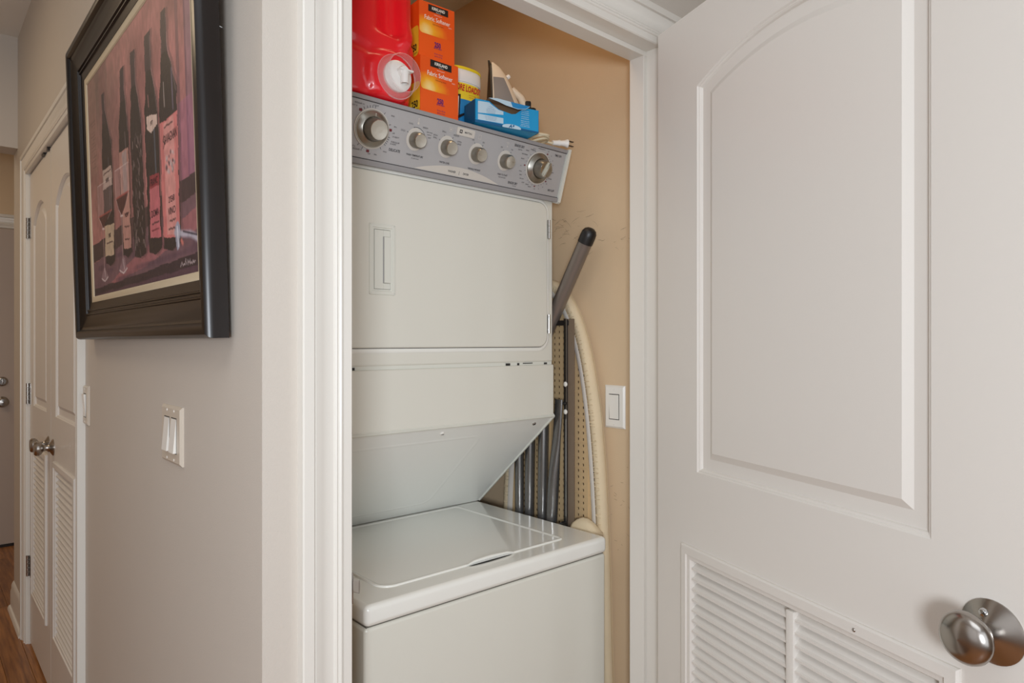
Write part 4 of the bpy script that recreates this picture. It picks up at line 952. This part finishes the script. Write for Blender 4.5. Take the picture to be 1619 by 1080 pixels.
# ------------------------------------------------------------------ framed picture
PT = thing('framed_picture', 'dark espresso framed painting of wine bottles hanging on greige wall', 'framed picture', (XP - 0.008, 2.19, 1.316), -PI/2)
tl = math.radians(1.8)
Tp = Matrix.Rotation(tl, 4, 'X')     # lean the top out from the wall; local x=-Y, y=into wall
FW, FH, RW = 1.093, 0.785, 0.098
path = [(0, 0), (FW, 0), (FW, FH), (0, FH)]
FP = [(0, 0), (0.0, -0.024), (0.0015, -0.030), (0.006, -0.0355), (0.013, -0.037), (0.020, -0.0355), (0.0235, -0.032), (0.025, -0.0285), (0.034, -0.0245), (0.048, -0.0200), (0.064, -0.0175), (0.0655, -0.0200), (0.0685, -0.0200), (0.0700, -0.0160), (0.0745, -0.0155), (0.0755, -0.0185), (0.0785, -0.0185), (0.0800, -0.0145), (0.087, -0.0135), (RW, -0.0115), (RW, -0.002)]
b = B(); b.T = Tp; b.sweep(path, FP, closed=True); b.build('frame', M['frame'], PT, ang=0.45, local=True)
ip = [(RW, RW), (FW - RW, RW), (FW - RW, FH - RW), (RW, FH - RW)]
b = B(); b.T = Tp; b.sweep(ip, [(-0.004, -0.009), (0.0, -0.0105), (0.014, -0.0090), (0.016, -0.0065)], closed=True); b.build('linen_liner', M['liner'], PT, ang=0.5, local=True)
ax0, ax1, az0, az1 = RW + 0.0155, FW - RW - 0.0155, RW + 0.0155, FH - RW - 0.0155
NX, NZ = 300, 300
U, V = np.meshgrid((np.arange(NX) + 0.5) / NX, (np.arange(NZ) + 0.5) / NZ)     # V from the top down
def vnoise(fx, fy, seed):
    r = np.random.RandomState(seed); g = r.rand(int(fy) + 3, int(fx) + 3)
    x = U * fx; y = V * fy; i = x.astype(int); j = y.astype(int); a = x - i; c = y - j; a = a*a*(3-2*a); c = c*c*(3-2*c)
    return g[j, i]*(1-a)*(1-c) + g[j, i+1]*a*(1-c) + g[j+1, i]*(1-a)*c + g[j+1, i+1]*a*c
img = np.zeros((NZ, NX, 3))
def put(mask, col, op=1.0):
    m_ = (mask * op)[..., None]; img[:] = img * (1 - m_) + np.array(col, float) * m_
wob = (vnoise(30, 30, 1) - 0.5) * 0.010
def inside(poly, soft=0.0):
    x = U + wob; y = V + (vnoise(25, 25, 2) - 0.5) * 0.008; c = np.zeros(U.shape, bool); n = len(poly)
    for i in range(n):
        (x0, y0), (x1, y1) = poly[i], poly[(i + 1) % n]
        if y0 == y1: continue
        cond = ((y0 > y) != (y1 > y)) & (x < (x1 - x0) * (y - y0) / (y1 - y0) + x0); c ^= cond
    return c.astype(float)
def line(pts, w, col, op=0.9):
    m_ = np.zeros(U.shape)
    for (x0, y0), (x1, y1) in zip(pts, pts[1:]):
        dx, dy_ = x1 - x0, y1 - y0; L2 = dx*dx*2.1 + dy_*dy_ + 1e-9
        t = np.clip(((U - x0) * dx * 2.1 + (V - y0) * dy_) / L2, 0, 1); d2 = ((U - x0 - t*dx)**2) * 2.1 + (V - y0 - t*dy_)**2
        m_ = np.maximum(m_, np.clip(1.5 - np.sqrt(d2) / w, 0, 1))
    put(m_, col, op)
streak = vnoise(22, 4, 3); blot = vnoise(7, 9, 4); fine = vnoise(90, 40, 5)
base = np.array([176, 108, 104.])[None, None] * (0.80 + 0.35 * blot[..., None]); img[:] = base
left_dark = np.clip((0.62 - U) / 0.5, 0, 1) * np.clip(1.1 - V * 1.1, 0, 1); put(np.clip(left_dark * (0.5 + 0.9 * streak), 0, 0.8), (112, 92, 82))
put((U > 0.955).astype(float) * 0.6, (126, 96, 116)); put(np.clip((streak - 0.45) * 1.5, 0, 1), (146, 88, 88), 0.6)
put(((U > 0.89) & (U < 0.91)).astype(float), (110, 72, 78), 0.7); put(((U > 0.945) & (U < 0.958)).astype(float), (96, 62, 82), 0.7)
put(((U > 0.86) & (V > 0.45)).astype(float) * 0.55, (158, 92, 122))
put(inside([(0, 0), (0.115, 0), (0.11, 0.44), (0, 0.45)]), (150, 110, 98), 0.55)
for k in range(14): line([(0.02 + 0.05 * rng.rand(), 0.2 + 0.016 * k), (0.07 + 0.03 * rng.rand(), 0.2 + 0.016 * k)], 0.002, (96, 72, 66), 0.6)
# shelf and table
put(inside([(0, 0.76), (1, 0.69), (1, 0.80), (0.75, 0.80), (0, 0.84)]), (58, 44, 46), 0.9)
put(inside([(-0.02, 0.845), (0.3, 0.82), (1.02, 0.755), (1.02, 1.02), (-0.02, 1.02)]), (112, 78, 86))
put(inside([(0.3, 0.93), (0.6, 0.86), (1.02, 0.80), (1.02, 0.86), (0.6, 0.93), (0.2, 0.97)]), (168, 94, 98), 0.7)
put(np.clip((vnoise(9, 40, 8) - 0.5) * 3, 0, 1) * (V > 0.83), (80, 54, 70), 0.55)
put(inside([(-0.02, 0.965), (0.5, 0.955), (1.02, 0.935), (1.02, 1.02), (-0.02, 1.02)]), (46, 34, 40), 0.85)
put(inside([(-0.02, 0.99), (0.5, 0.985), (1.02, 0.975), (1.02, 1.02), (-0.02, 1.02)]), (100, 64, 80), 0.6)
DK = (46, 36, 38)
def bottle(xn0, xn1, zn, xb0, xb1, zs_, zb, col=DK):
    xc0, xc1 = (xn0 + xb0) / 2, (xn1 + xb1) / 2
    body = [(xn0, zn), (xn1, zn), (xn1 + 0.002, zs_ - 0.12), (xc1, zs_ - 0.045), (xb1, zs_ + 0.03), (xb1, zb - 0.01), ((xb0 + xb1) / 2, zb + 0.006), (xb0, zb - 0.01), (xb0, zs_ + 0.03), (xc0, zs_ - 0.045), (xn0 - 0.002, zs_ - 0.12)]
    put(inside([(x + 0.016, z + 0.004) for x, z in body]), (92, 60, 64), 0.45)
    put(inside(body), col)
    put(inside([(xn0, zn), (xn1, zn), (xn1 + 0.002, zn + 0.14), (xn0, zn + 0.13)]), (66, 48, 56), 0.8)
    line([(xn1 - 0.002, zn + 0.02), (xn1, zs_ - 0.13), (xc1, zs_ - 0.05), (xb1 - 0.006, zs_ + 0.04)], 0.0022, (180, 150, 150), 0.55)
    line([(xn0 + 0.003, zn + 0.01), (xn0 + 0.002, zs_ - 0.12)], 0.002, (150, 118, 120), 0.4)
def scrib(x0, x1, z, n, h, col=(70, 44, 46), w=0.0028):
    p = [(x0 + (x1 - x0) * k / n, z + rng.uniform(-h, h)) for k in range(n + 1)]; line(p, w, col, 0.8)
bottle(0.190, 0.222, 0.125, 0.170, 0.290, 0.33, 0.875); bottle(0.405, 0.448, 0.120, 0.375, 0.477, 0.34, 0.868)
bottle(0.519, 0.562, 0.108, 0.498, 0.606, 0.36, 0.890); bottle(0.654, 0.700, 0.112, 0.634, 0.745, 0.37, 0.895); bottle(0.787, 0.828, 0.105, 0.758, 0.887, 0.36, 0.902)
line([(0.245, 0.42), (0.248, 0.62)], 0.004, (110, 116, 128), 0.6); line([(0.71, 0.46), (0.715, 0.62)], 0.006, (96, 108, 124), 0.8); line([(0.44, 0.38), (0.445, 0.44)], 0.004, (140, 130, 134), 0.6)
line([(0.855, 0.32), (0.858, 0.45)], 0.005, (128, 112, 138), 0.8); line([(0.795, 0.34), (0.797, 0.42)], 0.003, (210, 190, 180), 0.8); line([(0.668, 0.33), (0.672, 0.37)], 0.004, (190, 120, 116), 0.8)
# labels
put(inside([(0.168, 0.455), (0.280, 0.457), (0.282, 0.54), (0.167, 0.54)]), (176, 152, 140)); put(inside([(0.172, 0.70), (0.290, 0.71), (0.272, 0.84), (0.166, 0.835)]), (186, 160, 132))
scrib(0.18, 0.27, 0.475, 10, 0.003); scrib(0.19, 0.265, 0.78, 8, 0.004)
put(inside([(0.374, 0.443), (0.470, 0.446), (0.468, 0.84), (0.39, 0.835)]), (182, 128, 116)); put(inside([(0.405, 0.45), (0.45, 0.45), (0.445, 0.64), (0.41, 0.64)]), (160, 146, 146), 0.7)
scrib(0.41, 0.455, 0.70, 6, 0.008); scrib(0.405, 0.455, 0.75, 6, 0.004); scrib(0.405, 0.45, 0.80, 6, 0.003)
put(inside([(0.657, 0.616), (0.738, 0.626), (0.738, 0.668), (0.658, 0.662)]), (150, 48, 58)); put(inside([(0.658, 0.662), (0.738, 0.668), (0.736, 0.845), (0.650, 0.835)]), (192, 96, 104))
scrib(0.67, 0.725, 0.79, 6, 0.003); scrib(0.665, 0.725, 0.815, 6, 0.003, (120, 40, 50))
put(inside([(0.650, 0.398), (0.690, 0.405), (0.738, 0.42), (0.736, 0.455), (0.687, 0.472), (0.648, 0.44)]), (206, 176, 160)); 0
put(inside([(0.757, 0.464), (0.886, 0.467), (0.880, 0.873), (0.757, 0.856)]), (206, 110, 108)); put(inside([(0.785, 0.47), (0.86, 0.47), (0.855, 0.86), (0.785, 0.85)]), (214, 144, 136), 0.8)
scrib(0.79, 0.85, 0.487, 8, 0.004); line([(0.785, 0.515), (0.778, 0.53), (0.79, 0.54), (0.78, 0.555)], 0.003, (70, 44, 46)); 
for k in range(26):
    a = rng.rand() * 6.28; r_ = rng.rand() ** 0.5; cx, cz = 0.826 + 0.035 * r_ * math.cos(a), 0.615 + 0.036 * r_ * math.sin(a)
    line([(cx, cz), (cx + 0.001, cz + 0.001)], rng.uniform(0.004, 0.009), ((96, 74, 82), (176, 156, 156), (70, 48, 56), (200, 180, 176))[k % 4], 0.8)
scrib(0.81, 0.85, 0.808, 5, 0.003); scrib(0.80, 0.86, 0.835, 8, 0.006)
# decorated third bottle
for k in range(70):
    x = rng.uniform(0.505, 0.600); z = rng.uniform(0.42, 0.87); l = rng.uniform(0.008, 0.03)
    line([(x, z), (x + rng.uniform(-0.012, 0.012), z + l)], 0.0028, ((170, 140, 138), (120, 96, 98), (84, 66, 68), (200, 172, 164))[k % 4], 0.65)
# two wine glasses
def glass(x0, x1, zr, zw, zb, zf, xs):
    xm = (x0 + x1) / 2
    bowl = [(x0, zr), (x1, zr + 0.01), (x1 - 0.004, zw), ((xs + x1) / 2, zb - 0.03), (xs, zb), ((xs + x0) / 2, zb - 0.03), (x0, zw)]
    put(inside(bowl), (170, 140, 140), 0.35); put(inside([(x0 + 0.002, zw), (x1 - 0.004, zw + 0.004), ((xs + x1) / 2, zb - 0.03), (xs, zb), ((xs + x0) / 2, zb - 0.03)]), (72, 34, 36), 0.92)
    line([(x0 + 0.002, zw), (x1 - 0.004, zw + 0.002)], 0.004, (170, 70, 66), 0.8); line([(x0, zr), (x0, zw), ((xs + x0) / 2, zb - 0.03), (xs, zb)], 0.0025, (196, 172, 170), 0.7)
    line([(x1, zr + 0.01), (x1 - 0.004, zw), ((xs + x1) / 2, zb - 0.03)], 0.0022, (188, 166, 166), 0.6); line([(x0, zr), (x1, zr + 0.006)], 0.0022, (206, 184, 180), 0.7)
    line([(xs, zb), (xs, zf)], 0.0045, (172, 138, 134), 0.85); line([(xs - 0.012, zb), (xs + 0.016, zb + 0.004)], 0.004, (214, 196, 190), 0.8)
    put(inside([(xs - 0.002, zf - 0.02), (xs + 0.006, zf - 0.02), (xs + 0.046, zf + 0.03), (xs + 0.02, zf + 0.048), (xs - 0.03, zf + 0.044), (xs - 0.046, zf + 0.03)]), (150, 118, 124), 0.7)
    line([(xs - 0.04, zf + 0.03), (xs, zf + 0.046), (xs + 0.042, zf + 0.03)], 0.003, (214, 200, 198), 0.8); line([(xs, zf - 0.01), (xs + 0.012, zf + 0.03)], 0.003, (214, 200, 198), 0.7)
glass(0.318, 0.462, 0.498, 0.615, 0.695, 0.885, 0.376); glass(0.096, 0.270, 0.505, 0.645, 0.705, 0.895, 0.150)
# corkscrew
put(inside([(0.850, 0.83), (0.868, 0.815), (0.882, 0.84), (0.874, 0.905), (0.858, 0.915), (0.848, 0.88)]), (150, 150, 168)); line([(0.845, 0.852), (0.90, 0.866), (0.95, 0.875), (1.0, 0.90)], 0.011, (176, 172, 186)); line([(0.86, 0.835), (0.865, 0.90)], 0.003, (230, 226, 230)); line([(0.90, 0.858), (0.99, 0.885)], 0.003, (60, 52, 66)); line([(0.885, 0.885), (0.895, 0.895)], 0.008, (206, 110, 100))
line([(0.875, 0.968), (0.885, 0.955), (0.892, 0.967), (0.900, 0.962), (0.904, 0.966), (0.912, 0.948), (0.915, 0.966)], 0.002, (190, 170, 170)); line([(0.925, 0.953), (0.924, 0.968)], 0.002, (190, 170, 170)); line([(0.924, 0.96), (0.938, 0.960), (0.940, 0.950), (0.938, 0.967), (0.947, 0.962), (0.952, 0.968), (0.960, 0.958), (0.963, 0.967), (0.972, 0.961)], 0.002, (190, 170, 170))
img *= (0.93 + 0.14 * fine[..., None]); gm = img.mean(2, keepdims=True); img = np.clip((gm + (img - gm) * 0.86) * 1.06, 0, 255)
lc = np.where(img / 255 <= 0.04045, img / 255 / 12.92, ((img / 255 + 0.055) / 1.055) ** 2.4)
# mesh of cells, one colour per face corner kept on points
xs_ = ax0 + (ax1 - ax0) * (np.arange(NX) + 0.0) / (NX - 1); zs2 = az1 - (az1 - az0) * np.arange(NZ) / (NZ - 1)
XX, ZZ = np.meshgrid(xs_, zs2); co = np.zeros((NZ * NX, 3)); co[:, 0] = XX.ravel(); co[:, 1] = -0.0062; co[:, 2] = ZZ.ravel()
R3 = np.array(Tp.to_3x3()); co = co @ R3.T
ii = np.arange(NZ * NX).reshape(NZ, NX); fq = np.stack([ii[:-1, :-1], ii[1:, :-1], ii[1:, 1:], ii[:-1, 1:]], -1).reshape(-1, 4)
me = bpy.data.meshes.new('canvas'); me.vertices.add(NZ * NX); me.vertices.foreach_set('co', co.ravel()); me.loops.add(fq.size); me.loops.foreach_set('vertex_index', fq.ravel())
me.polygons.add(len(fq)); me.polygons.foreach_set('loop_start', np.arange(len(fq)) * 4); me.polygons.foreach_set('loop_total', np.full(len(fq), 4)); me.update()
ca = me.color_attributes.new('paint', 'FLOAT_COLOR', 'POINT'); ca.data.foreach_set('color', np.concatenate([lc.reshape(-1, 3), np.ones((NZ * NX, 1))], 1).ravel().astype(np.float32))
m = mat('oil paint print', (150, 100, 100), 0.5, bump=0.15, bscale=120); at = m.node_tree.nodes.new('ShaderNodeAttribute'); at.attribute_name = 'paint'
m.node_tree.links.new(at.outputs['Color'], m.node_tree.nodes['Principled BSDF'].inputs['Base Color']); me.materials.append(m)
o = link('painted_canvas', me, PT, True); o['label'] = 'painting of five wine bottles, two glasses and a corkscrew'
def pu(u, v): return ax0 + u * (ax1 - ax0), az1 - v * (az1 - az0)
wl = []
for st, u, v, h, sq in (('SAVAGNAN', 0.834, 0.533, 0.022, 0.62), ('2YEAR', 0.829, 0.738, 0.015, 0.8), ('VINO', 0.828, 0.777, 0.017, 1.0), ('FRANC', 0.697, 0.645, 0.018, 0.8), ('DOMA', 0.697, 0.757, 0.018, 0.9), ('1977', 0.692, 0.437, 0.011, 0.8), ('FERRE', 0.224, 0.510, 0.012, 0.9), ('1987', 0.230, 0.752, 0.013, 0.9), ('ALBA', 0.432, 0.705, 0.013, 0.8)):
    x, z = pu(u, v); wl.append((st, x, z, h * 0.8, sq, 0, 0.01, 'CENTER'))
stuff(letters('painted_lettering', wl, mat('painted letter ink', (66, 42, 46), 0.6), -0.0066, PT, Tp, local=True))
b = B(); b.T = Tp; b.box(0.02, FW - 0.02, -0.0055, -0.001, 0.02, FH - 0.02); b.build('backing_board', M['cardboard'], PT, smooth=False, local=True)
# nail and hanging wire beside the frame
nl = thing('picture_nail', 'small silver nail in greige wall right of the picture frame', 'nail', (XP, 1.1522, 1.830))
b = B(); b.tube([(0.004, 0, -0.002), (-0.008, 0, 0.001)], 0.0012, 8); b.lathe([(0.0036, 0), (0.0036, 0.0012), (0.0024, 0.0026), (0, 0.003)], (-0.008, 0, 0.001), (-1, 0, 0.1), 14); b.build('nail_head', M['chrome'], nl, local=True)
